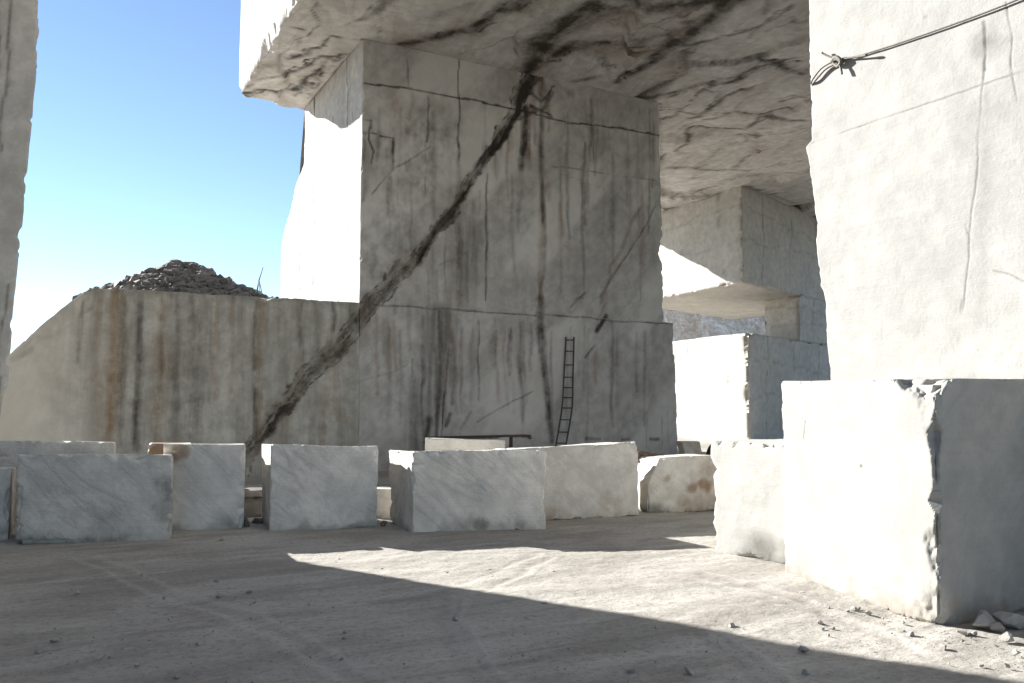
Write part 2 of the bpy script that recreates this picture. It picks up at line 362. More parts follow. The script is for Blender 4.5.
        for pts, w, v in (([(362, 83), (404, 88), (457, 97), (498, 106), (525, 112), (568, 122), (612, 128), (658, 135)], 2.6, .95), ([(540, 165), (597, 172), (655, 181)], 1.5, .35), ([(358, 132), (394, 139)], 2, .7),
                ([(360, 303), (420, 308), (560, 316), (688, 326)], 2.4, .55), ([(459, 48), (459, 100), (459, 156)], [1.5, 2.2, 4], .7), ([(428, 97), (428, 125), (427, 142)], [2, 2.5, 4.5], .75), ([(426, 140), (425, 200)], 1.6, .4),
                ([(408, 60), (408, 88)], 3, .5), ([(393, 139), (392, 170)], 5, .65), ([(371, 121), (369, 140), (374, 152), (373, 164)], 2.4, .75), ([(365, 120), (372, 122), (373, 134)], 1.8, .5), ([(355, 325), (355, 390), (356, 445)], 5, .6), ([(478, 320), (478, 400)], 3, .5),
                ([(371, 192), (395, 168), (430, 148)], 2.5, .4), ([(476, 423), (505, 404), (533, 391)], 2.2, .45), ([(440, 265), (470, 250)], 2, .2),
                ([(655, 205), (640, 236), (622, 262), (609, 284), (600, 296)], [3, 3, 4, 4, 4], .45), ([(606, 316), (597, 331)], 8, .75), ([(595, 345), (586, 358)], 4, .5), ([(585, 293), (570, 308)], 3, .5), ([(582, 298), (575, 300)], 4, .35),
                ([(433, 438), (470, 437), (531, 437)], 3.2, .9), ([(446, 425), (450, 414)], 6, .6), ([(461, 428), (470, 412)], 4, .3), ([(560, 175), (595, 186), (625, 200)], 1.4, .18), ([(540, 113), (548, 98), (551, 90)], 5, .75), ([(520, 118), (545, 108), (553, 92)], 6, .6)):
            st(dark, pts, w, v, .3, True)
        for pts, w, v in (([(526, 108), (524, 140), (522, 168)], 17, .8), ([(530, 120), (529, 160)], 5, .5), ([(541, 78), (541, 160), (543, 220)], [10, 9, 8], .55), ([(543, 180), (546, 250), (540, 300)], 9, .5), ([(541, 300), (541, 340), (546, 385), (552, 440)], [15, 16, 13, 12], .7), ([(535, 320), (545, 380)], 3, .4),
                ([(487, 175), (486, 240), (486, 300)], 5, .55), ([(473, 200), (472, 290)], 8, .42), ([(466, 205), (465, 280)], 4, .35), ([(455, 215), (454, 285)], 9, .35), ([(445, 230), (445, 290)], 5, .4), ([(480, 190), (479, 240)], 4, .3), ([(437, 270), (437, 320)], 8, .4), ([(429, 270), (430, 330)], 5, .4),
                ([(440, 312), (440, 390), (436, 440)], 10, .6), ([(424, 316), (424, 380), (420, 442)], 10, .45), ([(412, 360), (410, 442)], 5, .5), ([(410, 300), (410, 350)], 12, .25), ([(448, 350), (441, 440)], 5, .7), ([(430, 420), (425, 442)], 16, .6), ([(324, 399), (360, 382), (406, 366)], 4, .4), ([(510, 330), (508, 400)], 4, .2)):
            st(dark if v > .52 else moss, pts, ([w*.7]+[w]*(len(pts)-2)+[w*.6]) if np.isscalar(w) else w, v, .05, True)
        for pts, w, v in (([(395, 95), (392, 130)], 26, .3), ([(372, 160), (380, 180)], 18, .25), ([(640, 210), (612, 270), (600, 300)], 8, .4), ([(500, 345), (540, 380)], 60, .16), ([(412, 90), (410, 140)], 10, .25), ([(545, 150), (548, 200)], 10, .3), ([(404, 250), (430, 235)], 8, .3), ([(540, 60), (570, 95)], 14, .35), ([(604, 300), (597, 330)], 6, .4)):
            st(warm, pts, w, v, 0.)
        for pts, w, v in (([(534, 66), (528, 80), (520, 98), (514, 116), (508, 135), (500, 150)], [18, 17, 13, 11, 8, 5], .95), ([(500, 150), (484, 168)], [7, 5], .7), ([(453, 208), (430, 240), (415, 258)], [5, 11, 8], .75), ([(526, 92), (540, 100), (556, 84)], [9, 6, 3], .85), ([(530, 108), (552, 118)], [8, 3], .8)):
            st(dark, pts, w, v, .3)
        for pts, w, v in (([(536, 72), (545, 100), (548, 130)], [26, 20, 8], .6), ([(527, 110), (526, 165)], [20, 14], .55), ([(541, 110), (542, 300)], [14, 12], .4)):
            st(warm, pts, w, v, .0)
        rr = random.Random(3)
        for _ in range(95):
            x = rr.uniform(364, 655); y0 = rr.choice([86, 95, 112, 128, 165, 306, 312, 318])+rr.uniform(0, 30); Ln = rr.uniform(25, 130)*(1 if y0 < 300 else .9)
            st(rr.choice([moss, moss, warm, dark]), [(x, y0), (x+rr.uniform(-1, 1), y0+Ln*.5), (x+rr.uniform(-2, 2), y0+Ln)], [rr.uniform(3, 8), rr.uniform(5, 20), rr.uniform(2, 9)], rr.uniform(.16, .52), -.2, True)
        dg = np.stack([(P[:, 0]*.62+P[:, 2]*.78)*.16, P[:, 1]*0, (P[:, 0]*.78-P[:, 2]*.62)*.55], 1)
        pale[:] = smooth(.05, .5, fbm(dg, 1.0, 5, 145))*.75
        # shaded grey-green water bloom under the fault
        a = np.zeros(n); stroke(a, S, T, wp([(440, 320), (432, 370), (418, 440)]), [50*PX, 46*PX, 44*PX], 1, .3); moss = np.maximum(moss, a*np.clip(.62+sgr*.6, 0, 1))
        a = np.zeros(n); stroke(a, S, T, wp([(470, 235), (462, 290)]), [60*PX, 44*PX], 1, .1); moss = np.maximum(moss, a*np.clip(.5+sgr*.8, 0, .95))
        a = np.zeros(n); stroke(a, S, T, wp([(430, 130), (380, 260)]), [110*PX, 90*PX], 1, .1); moss = np.maximum(moss, a*np.clip(.28+grain*.35, 0, .6))
        for x in (590, 596, 625, 655): stroke(dark, S2, T2, wp([(x-4, 439), (x+4, 439)]), 5*PX, .55 if x != 655 else .75, .3)
        for x in (647, 662, 668): stroke(dark, S2, T2, wp([(x, 412), (x, 448)]), 1.6*PX, .35, .3)
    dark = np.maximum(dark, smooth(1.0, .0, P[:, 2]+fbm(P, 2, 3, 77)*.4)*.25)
    if low: pale = smooth(2.2, -.8, P[:, 0]+P[:, 2]*.35+fbm(P, .8, 4, 146)*.5)*1.0
    return dark, warm, moss, dep, pale
def front_attrs(low):
    def f(P, face):
        m = face['b0']; out = {k: np.zeros(len(P)) for k in ('dark', 'warm', 'moss', 'pale')}; D = np.zeros((len(P), 3))
        d, w, s, dep, pl = face_stains(P[m], low)
        out['dark'][m], out['warm'][m], out['moss'][m], out['pale'][m] = d, w, s, pl
        if not low:                                  # hairline cracks down the sunlit side face
            a = face['a0']; q = P[a]; z = np.zeros(a.sum())
            yy = q[:, 1]+fbm(q, .8, 4, 21)*.25
            for v0, z0, z1, w_ in ((29.0, 6.5, ZC, .06), (33.6, 6, ZC, .14), (31.0, 9.5, 13.6, .07), (35.6, 6, 9.6, .08), (28.3, 10, 13, .05), (30.1, 6, 8, .05), (36.6, 8, 10, .12)):
                stroke(z, yy, q[:, 2], [(v0, z0), (v0+.3, z1)], w_*2.2, .95, .1)
            out['dark'][a] = np.maximum(out['dark'][a], z)
        D[m, 1] = dep; out['depth'] = D; return out
    return f

# ------------------------------------------------------------------ big central pillar
def pillar_map(a, b, c):
    Z = c*(ZC+.5)-.2
    u0 = np.full_like(Z, UP0); lean = (Z-ZS)/(ZC-ZS)
    u1 = np.where(Z > ZS-.06, UP1-.02-.25*np.clip(lean, 0, 1)+.25, UP1+.72-.03*(ZS-Z)+ .05*(ZS-Z))
    vb = 39.6-2.4*smooth(9.6, 12.2, Z)-1.7*smooth(12.0, 12.9, Z)
    U = u0+(u1-u0)*a; V = VW+(vb-VW)*b
    return np.stack([U, V, Z], 1)
hc = ZC+.5
Cz = np.sort(np.concatenate([lin(hc/.055), ax_of([ZS-.03, ZS-.07, ZS-.11], -.2, ZC+.3)]))
def pmask(P): return np.where((P[:, 0] < UP0+.4) & (P[:, 2] < ZS), .0, np.where(P[:, 0] > UP1-.5, 1.6, .6))*np.where(P[:, 2] > ZC-.6, .15, 1)
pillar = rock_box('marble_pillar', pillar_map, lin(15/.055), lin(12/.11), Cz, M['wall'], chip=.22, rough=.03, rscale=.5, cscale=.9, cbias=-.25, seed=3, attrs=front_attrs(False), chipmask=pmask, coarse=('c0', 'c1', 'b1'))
tag(pillar, 'huge square pillar of stained marble crossed by the dark diagonal fault, ladder against it', 'rock pillar')

# ------------------------------------------------------------------ low stained bench to its left
def bench_top(U):
    edge = on_plane(90, 287, 1, VW)[0]; end = on_plane(6, 352, 1, VW)[0]; zend = on_plane(6, 352, 1, VW)[2]
    z = ZS+(.0)*U
    t = np.clip((edge-U)/(edge-end), 0, 1.6)
    return z-(ZS-zend)*(t**1.15)
def bench_map(a, b, c):
    U = -24+(UP0-.003+24)*a; V = VW+(44-VW)*b
    Z = -.2+(bench_top(U)+.2)*c
    V = V+np.clip(.9-U, 0, 4)*.55*np.clip(c, 0, 1)*(1-b)          # the left end leans back and rounds off
    return np.stack([U, V, Z], 1)
def bmask(P): return np.where(P[:, 0] > UP0-.5, .0, .7)
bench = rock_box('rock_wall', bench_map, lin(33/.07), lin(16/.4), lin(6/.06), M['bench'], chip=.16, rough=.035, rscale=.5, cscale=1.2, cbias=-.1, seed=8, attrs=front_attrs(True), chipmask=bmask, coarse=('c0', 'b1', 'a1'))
tag(bench, 'low rust-streaked rock wall with sloping left shoulder, left of the big pillar', 'rock wall')

# ------------------------------------------------------------------ rock roof
RU0, RU1, RV0, RV1 = on_plane(238, 99, 2, ZC)[0], 56.0, -6.0, on_plane(238, 99, 2, ZC)[1]
def roof_map(a, b, c):
    U = RU0+(RU1-RU0)*a
    vb = RV1+(49-RV1)*smooth(11.5, 24, U)
    V = RV0+(vb-RV0)*b; Z = ZC+22*c
    U = U+(1-a)**8*(-.4*smooth(22, 30, V)*0)
    return np.stack([U, V, Z], 1)
def roof_attrs(P, face):
    n = len(P); m = face['c0']; q = P[m]
    dark, warm, moss = np.zeros(m.sum()), np.zeros(m.sum()), np.zeros(m.sum())
    S = q[:, 0]+fbm(q, .7, 4, 71)*.35; T = q[:, 1]+fbm(q, .7, 4, 72)*.35
    S2 = q[:, 0]+fbm(q, .8, 3, 73)*.1; T2 = q[:, 1]+fbm(q, .8, 3, 74)*.1
    K = .055
    grain = fbm(q, 1.6, 5, 75)
    al = np.array([math.cos(CEIL_DIR), math.sin(CEIL_DIR)]); fil = fbm(np.stack([(q[:, 0]*al[0]+q[:, 1]*al[1])*.35, (q[:, 1]*al[0]-q[:, 0]*al[1])*1.9, q[:, 2]*0], 1), 1, 5, 76)
    S3 = q[:, 0]+fbm(q, .9, 5, 171)*.5; T3 = q[:, 1]+fbm(q, .9, 5, 172)*.5
    keep = smooth(.3, 2.2, np.abs(q[:, 1]-VW))*np.where(q[:, 0] < UP0, smooth(.2, 1.6, np.abs(q[:, 0]-UP0)), 1)*smooth(.3, 2., np.abs(q[:, 1]-FV))
    rr = np.random.default_rng(12); ns = 150          # broken roof: tilted plates between fracture lines
    sx = np.stack([rr.uniform(RU0-3, 48, ns), rr.uniform(6, 50, ns)], 1); cd, sn = math.cos(CEIL_DIR), math.sin(CEIL_DIR)
    def an(x, y): return np.stack([(x*cd+y*sn)*.38, (y*cd-x*sn)*1.0], 1)
    qa = an(q[:, 0]+fbm(q, .7, 4, 173)*.45, q[:, 1]+fbm(q, .7, 4, 174)*.45); sa = an(sx[:, 0], sx[:, 1])
    d1 = np.full(len(q), 1e9); d2 = np.full(len(q), 1e9); who = np.zeros(len(q), int)
    for k_ in range(ns):
        d_ = np.hypot(qa[:, 0]-sa[k_, 0], qa[:, 1]-sa[k_, 1]); nb_ = d_ < d1
        d2 = np.where(nb_, d1, np.minimum(d2, d_)); who = np.where(nb_, k_, who); d1 = np.minimum(d1, d_)
    tx, ty, of = rr.normal(0, .045, ns), rr.normal(0, .07, ns), rr.uniform(0, .16, ns)
    fac = keep*np.clip(of[who]+tx[who]*(q[:, 0]-sx[who, 0])+ty[who]*(q[:, 1]-sx[who, 1]), -.02, .5)
    crk = (1-smooth(.0, .10, d2-d1))*np.clip(.25+fbm(q, .35, 3, 176)*1.3+grain*.4, 0, 1); dark = np.maximum(dark, crk*.8)
    warm = np.maximum(warm, (1-smooth(.0, .5, d2-d1))*np.clip(fbm(q, .3, 3, 177)*.9+.05, 0, .5))
    for pts, w, v in (([(526, 74), (545, 50), (575, 27), (615, 10), (680, 2), (770, -6)], [16, 30, 38, 34, 28, 18], 1.0), ([(535, 66), (606, 52), (655, 50), (713, 39), (760, 28)], [12, 8, 7, 6, 4], .7),
            ([(614, 82), (640, 66), (660, 55), (693, 33), (716, 10), (728, -12)], [4, 12, 18, 20, 20, 18], .9), ([(640, 99), (672, 84), (690, 52)], [8, 10, 8], .6), ([(642, 98), (680, 95), (722, 84), (764, 66), (800, 60)], [8, 6, 7, 5, 4], .8), ([(758, 58), (785, 68), (812, 78)], [6, 9, 8], .8),
            ([(687, 121), (706, 111), (726, 100), (758, 87)], [4, 6, 5, 3], .8), ([(661, 163), (680, 148), (700, 129), (739, 132), (764, 116), (790, 112)], [5, 6, 5, 6, 5, 3], .75), ([(768, 118), (790, 121), (813, 121)], [8, 8, 5], .85), ([(784, 106), (800, 100), (815, 99)], 5, .75), ([(735, 137), (775, 133), (813, 126)], 3, .6),
            ([(672, 168), (715, 170), (751, 171), (782, 165)], [5, 8, 8, 3], .55), ([(394, 46), (420, 41), (436, 38), (472, 29), (490, 18), (540, 3), (590, -10)], [4, 9, 12, 13, 12, 11, 8], .9), ([(430, 20), (470, 5)], 10, .25), ([(500, 12), (540, -4)], 14, .6), ([(351, 25), (372, 8), (390, -4)], [3, 6, 8], .6),
            ([(242, 97), (262, 90), (292, 93), (306, 82), (322, 69)], [9, 8, 8, 6, 4], .85), ([(246, 88), (268, 78), (283, 74)], 6, .55), ([(284, 77), (304, 68), (321, 58), (352, 55)], [5, 7, 7, 4], .85), ([(280, 61), (292, 60), (306, 54), (330, 39)], [4, 6, 6, 4], .8), ([(300, 96), (310, 80), (330, 62)], 3, .5),
            ([(690, 182), (720, 150), (770, 140)], 3, .35), ([(660, 190), (700, 178), (760, 180), (808, 172)], 3, .35), ([(700, 200), (730, 178)], 2.5, .3), ([(560, 35), (600, 30), (640, 40), (676, 34)], [4, 6, 8, 5], .55), ([(600, 58), (606, 72), (612, 80)], 4, .5), ([(575, 82), (597, 76)], 5, .5), ([(745, 40), (770, 20), (790, 5)], 4, .5), ([(770, 35), (800, 22)], 3, .5), ([(765, 10), (768, -2)], 6, .6)):
        sc = K*1.0
        ww = np.asarray([w] if np.isscalar(w) else w, float)*sc
        tmp = np.zeros(len(q)); stroke(tmp, S, T, cp(pts), list(np.repeat(ww*1.4, len(pts)) if len(ww) == 1 else ww*1.4), 1, .0)
        br1 = np.clip(1.0+fil*.55+grain*.3, .15, 1.3)
        dark = np.maximum(dark, tmp*v*br1)
        thin = np.zeros(len(q)); stroke(thin, S3, T3, cp(pts), .15, 1, .4); dark = np.maximum(dark, thin*min(1, v*1.2)*np.clip(.7+grain, 0, 1))
    for pts, w, v in (([(526, 74), (560, 46), (630, 20), (720, 0)], 40, .6), ([(540, 64), (660, 52), (700, 20)], 26, .7), ([(600, 48), (650, 40)], 30, .4), ([(655, 95), (690, 45)], 22, .7), ([(670, 98), (760, 70)], 14, .45), ([(400, 46), (480, 28), (550, 4)], 26, .6), ([(255, 92), (310, 78), (350, 52)], 20, .35), ([(690, 118), (750, 92)], 10, .3), ([(470, 20), (560, 30)], 20, .25), ([(680, 140), (790, 120)], 24, .3)):
        stroke(warm, S, T, cp(pts), w*K*1.25, min(1, v*1.25), -.1)
    warm = np.clip(warm*(.75+grain*.6), 0, 1); dark = np.clip(dark*(.95+grain*.3), 0, 1)
    for pts, w, v in (([(258, 23), (315, 32), (363, 41)], 1.8, .9), ([(363, 39), (420, 51), (520, 74), (658, 104)], 3.2, .9), ([(658, 104), (664, 212)], 3, .5), ([(664, 213), (741, 186)], 2.5, .7), ([(741, 186), (808, 208)], 3, .7), ([(363, 40), (305, 113)], 2.5, .7), ([(660, 105), (740, 120), (815, 150)], 1.6, .35), ([(630, 20), (676, 33)], 1.6, .5), ([(700, 178), (760, 195)], 1.6, .3), ([(670, 128), (720, 140), (800, 165)], 1.3, .3)):
        stroke(dark, S2, T2, cp(pts), w*K, v, .3)
    out = {k: np.zeros(n) for k in ('dark', 'warm', 'moss')}
    out['dark'][m], out['warm'][m] = dark, warm
    D = np.zeros((n, 3)); D[m, 2] = fac+dark*.03+np.maximum(0, fbm(q, .35, 3, 79))*.08*smooth(1.0, 3, q[:, 0]-RU0)*keep
    # stepped break along the left rim
    out['depth'] = D; return out
roof = rock_box('rock_overhang', roof_map, np.concatenate([np.linspace(0, 22/50, 230), np.linspace(22/50, 1, 160)[1:]]), lin(300), lin(22/.5), M['ceil'], chip=.55, rough=.06, rscale=.35, cscale=.45, cbias=-.05, seed=14, attrs=roof_attrs, coarse=('c1', 'a1', 'b1', 'b0'))
tag(roof, 'massive overhanging marble ceiling with brown-black veins, spanning above the pillars', 'rock ceiling')

# ------------------------------------------------------------------ right pillar
_re = [on_plane(x, y, 0, UR) for x, y in ((832, 440), (830, 378), (822, 300), (814, 220), (806, 147), (812, 140), (810, 80), (808, 0), (806, -60))]
_rz, _rv = np.array([p[2] for p in _re]), np.array([p[1] for p in _re]); ZR = (_re[4][2]+_re[5][2])/2
def right_map(a, b, c):
    V = -4.0+(9.32+4.0)*b; Z = -.1+(ZC-.02+.1)*c
    seam = ZR-.0*V
    U = UR+9*a
    V = V+b*(np.interp(Z, _rz, _rv)-9.32)
    return np.stack([U, V, Z], 1)
def right_attrs(P, face):
    n = len(P); m = face['a0']; q = P[m]; dark, moss, warm = np.zeros(m.sum()), np.zeros(m.sum()), np.zeros(m.sum())
    S = q[:, 1]+fbm(q, .8, 5, 81)*.07; T = q[:, 2]+fbm(q, .8, 4, 82)*.04
    k = .016
    for f, pts, w, v in ((dark, [(812, 143), (880, 120), (960, 93), (1040, 66)], 2, .55), (dark, [(985, 66), (981, 130), (974, 220), (964, 300), (960, 340)], [3, 2.6, 2.4, 2, 1.5], .55), (dark, [(962, 300), (957, 375)], 2, .35), (dark, [(1006, 3), (1014, 60), (1022, 100)], 2.2, .75), (dark, [(984, 22), (986, 70)], 4, .75), (dark, [(992, 272), (1010, 278), (1022, 284)], 2, .6),
            (moss, [(985, 45), (1003, 40)], 36, .6), (moss, [(988, 95), (985, 200), (982, 300)], [8, 18, 10], .22), (moss, [(880, 20), (885, 100)], 26, .12), (dark, [(923, 20), (925, 19)], 4, .5), (dark, [(883, 38), (885, 38)], 3, .5), (moss, [(860, 150), (940, 130)], 10, .1), (dark, [(955, 345), (957, 372)], 3, .3), (dark, [(968, 225), (973, 240)], 2, .4)):
        tmp = np.zeros(len(q)); stroke(tmp, S, T, rp(pts), ([x*k*1.3 for x in w] if not np.isscalar(w) else w*k*1.3), 1, -.1)
        f[:] = np.maximum(f, tmp*min(1, v*.95)*np.clip(.75+fbm(q, 1.8, 4, 83)*.9, .1, 1))
    out = {kk: np.zeros(n) for kk in ('dark', 'warm', 'moss')}; out['dark'][m], out['moss'][m] = dark, moss
    D = np.zeros((n, 3)); D[m, 0] = dark*.008; out['depth'] = D; return out
RV = np.concatenate([np.linspace(0, .67, 40), np.linspace(.67, 1, 330)[1:]])
right = rock_box('marble_pillar', right_map, lin(30), RV, np.unique(np.concatenate([np.linspace(0, .16, 30), np.linspace(.16, .62, 400), np.linspace(.62, 1, 50), ax_of([ZR-.01, ZR+.01], -.1, ZC-.02)])), M['white'], chip=.07, rough=.012, rscale=1.2, cscale=1.3, cbias=-.1, seed=22, attrs=right_attrs, coarse=('c0', 'c1', 'a1', 'b0'))
tag(right, 'sunlit white pillar at the right edge, above the largest block, with a cable across', 'rock pillar')

# ------------------------------------------------------------------ far pillar with the notch cut under its upper half
zN1 = on_plane(749, 283, 1, FV)[2]; zN0 = on_plane(754, 333, 1, FV)[2]
D1 = np.array([.943, .332, 0]); D2 = np.array([.063, .998, 0])     # this pillar was cut at another angle
def far_box(name, u0, u1, v0, v1, z0, z1, seed, parent=None, res=.16):
    def mp(a, b, c):
        p, q_ = (u0-FU)+(u1-u0)*a, (v0-FV)+(v1-v0)*b
        return np.array([FU, FV, 0])+p[:, None]*D1+q_[:, None]*D2+(z0+(z1-z0)*c)[:, None]*np.array([0, 0, 1])
    def at(P, face):
        dark, warm = np.zeros(len(P)), np.zeros(len(P))
        S = np.where(face['a0'], P[:, 1], P[:, 0])+fbm(P, .5, 4, seed)*.3; T = P[:, 2]+fbm(P, .5, 4, seed+1)*.25
        for zz, w, k in ((z0+(z1-z0)*.42, .09, .05), (z0+(z1-z0)*.78, .11, -.06)):
            d = np.abs(T-zz-k*(P[:, 0]-u0)); dark = np.maximum(dark, (1-smooth(.2, 1, d/w))*.22)
        for k in range(4):
            x = (v0 if seed % 2 else u0)+k*3.9+1.8; d = np.abs(S-x-.05*(P[:, 2]-z0)); dark = np.maximum(dark, (1-smooth(.2, 1, d/.08))*.4*(P[:, 2] > z0+(z1-z0)*.3*((k % 3))))
        return dict(dark=dark*np.where(face['c0'], 0, 1), warm=warm)
    return name, mp, at, seed, res, (u1-u0, v1-v0, z1-z0)
M['far'] = stone_mat('far_pale_marble', (.52, .49, .44), (.46, .435, .39), vein=(.33, .31, .28), vein_amt=.3, vein_scale=.3, bump=.3, speck=.15)
def build_far(spec, parent):
    name, mp, at, seed, res, (lu, lv, lz) = spec
    o = rock_box(name, mp, lin(lu/res), lin(lv/.3), lin(lz/res), M['far'], chip=.3, rough=.04, rscale=.5, cscale=.7, cbias=-.1, seed=seed, attrs=at, coarse=('b1', 'a1'))
    loc = Vector(o.location)-Vector(parent.location); o.parent = parent; o.location = loc; return o
far = empty('marble_pillar', (FU, FV, 0)); tag(far, 'far notched marble pillar seen through the gap, half sunlit and half shaded', 'rock pillar')
build_far(far_box('overhang', FU, FU+16, FV, FV+12, zN1, ZC+.2, 31), far)
build_far(far_box('neck', FU+8.0, FU+16, FV+.004, FV+3.2, zN0-.05, zN1+.05, 36), far)
build_far(far_box('foot', FU+.35, FU+16, FV-.05, FV+14, -.2, zN0, 33), far)

# ------------------------------------------------------------------ tall face at the left edge
cL = on_plane(5, 402, 1, 21.4)
def left_map(a, b, c):
    Z = -.2+26*c
    U = cL[0]-16*(1-a)+.034*(Z-1); V = 21.4+9*b
    U = U-5.2*b
    return np.stack([U, V, Z], 1)
def left_attrs(P, face):
    m = face['b0']; q = P[m]; z = np.zeros(m.sum()); S = q[:, 0]+fbm(q, .8, 4, 91)*.12
    for x, z0, z1, w in ((-.25, 8, 26, .10), (-.55, 2, 12, .08), (-.12, 1, 5, .07)): stroke(z, S, q[:, 2], [(cL[0]+x, z0), (cL[0]+x*.8, z1)], w, .6, .2)
    out = dict(dark=np.zeros(len(P))); out['dark'][m] = z; return out
left = rock_box('marble_wall', left_map, np.concatenate([np.linspace(0, .8, 60), np.linspace(.8, 1, 60)[1:]]), lin(60), lin(26/.08), M['wall'], chip=.25, rough=.05, rscale=.4, cscale=.6, cbias=-.1, seed=41, attrs=left_attrs, coarse=('c0', 'c1', 'a0', 'b1'))
tag(left, 'tall grey cut rock wall at the left frame edge, open sky beside it', 'rock wall')

# unseen rock slab and two walls, added to cut sky light in the yard
sky_blocker = rock_box('rock_overhang', lambda a, b, c: np.stack([-15+(RU0-.02+15)*a, -9+15*b, ZC+8*c], 1), lin(30), lin(20), lin(10), M['ceil'], chip=.4, rough=.08, rscale=.4, cscale=.5, seed=61)
tag(sky_blocker, 'unseen rock slab added over the front of the yard to cut sky light', 'rock ceiling')
rear_blocker = rock_box('marble_wall', lambda a, b, c: np.stack([13+30*a, -17+6*b, -.2+ZC*c], 1), lin(40), lin(6), lin(20), M['wall'], chip=.4, rough=.08, rscale=.4, cscale=.5, seed=63)  # unseen, added to hide sky from the largest block's right end
tag(rear_blocker, 'unseen rock wall added behind the viewer on the right to block sky light', 'rock wall')
side = rock_box('marble_wall', lambda a, b, c: np.stack([-19+4*a, -9+30*b, -.2+26*c], 1), lin(6), lin(40), lin(30), M['wall'], chip=.4, rough=.08, rscale=.4, cscale=.5, seed=62)  # unseen, added to keep sky light from the left off the foreground
tag(side, 'unseen rock wall added along the left of the yard to block sky light', 'rock wall')

# ------------------------------------------------------------------ loose quarry blocks
def block_at(label, fl, fr, top_l, top_r, depth, mat, seed, back=None, radial=False, chip=.10, res=.045, attrs=None, cbias=-.1, name='marble_block', lean=0., rough=.010, group='cut marble blocks standing on the quarry floor', z0=-.02, topin=0.):
    """fl, fr: front bottom corners as photograph points on the floor; heights from the top points; depth straight back"""
    a, b = ground_pt(*fl), ground_pt(*fr)
    ex = (b-a)/np.linalg.norm(b-a); ey = np.array([-ex[1], ex[0], 0])
    if back is not None: ey = (ground_pt(*back)-a); ey = ey/np.linalg.norm(ey)
    if radial: ey = np.array([b[0], b[1], 0])/np.hypot(b[0], b[1])
    def height(p, yt):
        d = np.hypot(p[0], p[1]); k = ray(CX, yt)
        yb = np.dot(p-np.array([0, 0, EYE]), _f)
        # depth along view axis is unchanged for a vertical edge to first order
        lo, hi = 0., 8.
        for _ in range(40):
            mid = (lo+hi)/2; q = np.array([p[0], p[1], mid-EYE]); yy = CY-FPX*np.dot(q, _u)/np.dot(q, _f)
            if yy > yt: lo = mid
            else: hi = mid
        return (lo+hi)/2
    hl, hr = height(a, top_l), height(b, top_r)
    P = [a, b, b+ey*depth, a+ey*depth]
    T = [a+ey*topin, b+ey*topin, b+ey*depth, a+ey*depth]
    c8 = [np.array([p[0], p[1], z0]) for p in P]+[np.array([p[0], p[1], h])+ex*lean for p, h in zip(T, (hl, hr, hr-.05*depth, hl-.05*depth))]
    w = np.linalg.norm(b-a); h = (hl+hr)/2
    o = rock_box(name, hexmap(c8), edged(w, res), edged(depth, res*1.4), edged(h, res), mat, chip=chip, rough=rough, cbias=cbias, seed=seed, attrs=attrs, warp=.02, facets=5., fsize=.012)
    tag(o, label, 'block', group); return o, c8

def dirt(low=.25, spots=(), seed=0, amt=.5):
    "dust and clay splashed along the foot of a block, plus rust spots (x,z fractions, size, kind)"
    def f(P, face):
        z0 = P[:, 2].min(); out = dict(dark=np.zeros(len(P)), warm=np.zeros(len(P)), moss=np.zeros(len(P)))
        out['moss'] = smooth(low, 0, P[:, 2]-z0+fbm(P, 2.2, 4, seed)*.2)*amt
        lo, hi = P.min(0), P.max(0)
        for ux, uz, r, k, v in spots:
            c = lo+(hi-lo)*np.array([ux, 0, uz]); d = np.hypot(P[:, 0]-c[0], (P[:, 2]-c[2]))+fbm(P, 3, 4, seed+3)*r*.5
            out[k] = np.maximum(out[k], (1-smooth(.3, 1, d/r))*v)
        return out
    return f
B = block_at
B('grey block cut off by the left frame edge, low, before the tall wall', (-110, 549), (8, 541), 468, 468, 1.5, M['greyblock'], 101, attrs=dirt(seed=1))
B('large grey rectangular block at the left, front of the row, rough chipped right end', (14, 546), (171, 541), 455, 455, 1.35, M['greyblock'], 102, radial=True, chip=.14, attrs=dirt(.22, ((.93, .62, .30, 'dark', .45), (.55, .18, .5, 'dark', .22), (.9, .35, .3, 'moss', .5)), 2, .6), topin=.05)
B('pale block behind the large grey one, its top edge showing left', (-8, 523), (113, 521), 440, 442, 1.6, M['greyblock'], 103, radial=True)
B('block with orange rust stain on its top corner, mostly hidden behind others', (146, 517), (190, 516), 443, 443, 1.2, M['ivory'], 104, radial=True, attrs=dirt(.2, ((.4, .93, .45, 'warm', 1.0), (.7, .9, .5, 'warm', .9)), 4))
B('smooth upright grey block right of the large grey one, dark chipped right corner', (160, 532), (243, 530), 444, 444, 1.5, M['block'], 105, radial=True, attrs=dirt(.2, ((.12, .93, .30, 'warm', .8), (.97, .42, .28, 'dark', .7), (.97, .2, .3, 'dark', .55)), 5))
B('light square block with diagonal grey veins and rusty lower right corner', (269, 532), (377, 528), 444, 446, 1.35, M['block'], 106, back=(263, 525), attrs=dirt(.15, ((.87, .17, .26, 'warm', .35),), 6))
B('wide white block with rough pitted front and shaded left end', (413, 533), (546, 530), 450, 451, 1.35, M['block'], 107, back=(387, 523), chip=.13, rough=.035, attrs=dirt(.16, ((.5, .12, .2, 'dark', .5), (.82, .07, .16, 'dark', .55)), 7, .35))
B('thin pale slab top peeping out behind the wide white block', (425, 512), (505, 511), 438, 440, 1.0, M['block'], 108)
B('ivory block with pinkish chipped foot, below the ladder', (512, 522), (640, 516), 448, 443, 1.35, M['ivory'], 109, chip=.15, rough=.03, attrs=dirt(.2, ((.3, .06, .4, 'warm', .35), (.7, .06, .5, 'warm', .3)), 9, .3), lean=-.03)
B('low grey block tucked between the square veined block and the wide white one', (371, 520), (398, 519), 490, 490, 1.2, M['greyblock'], 110, res=.06)
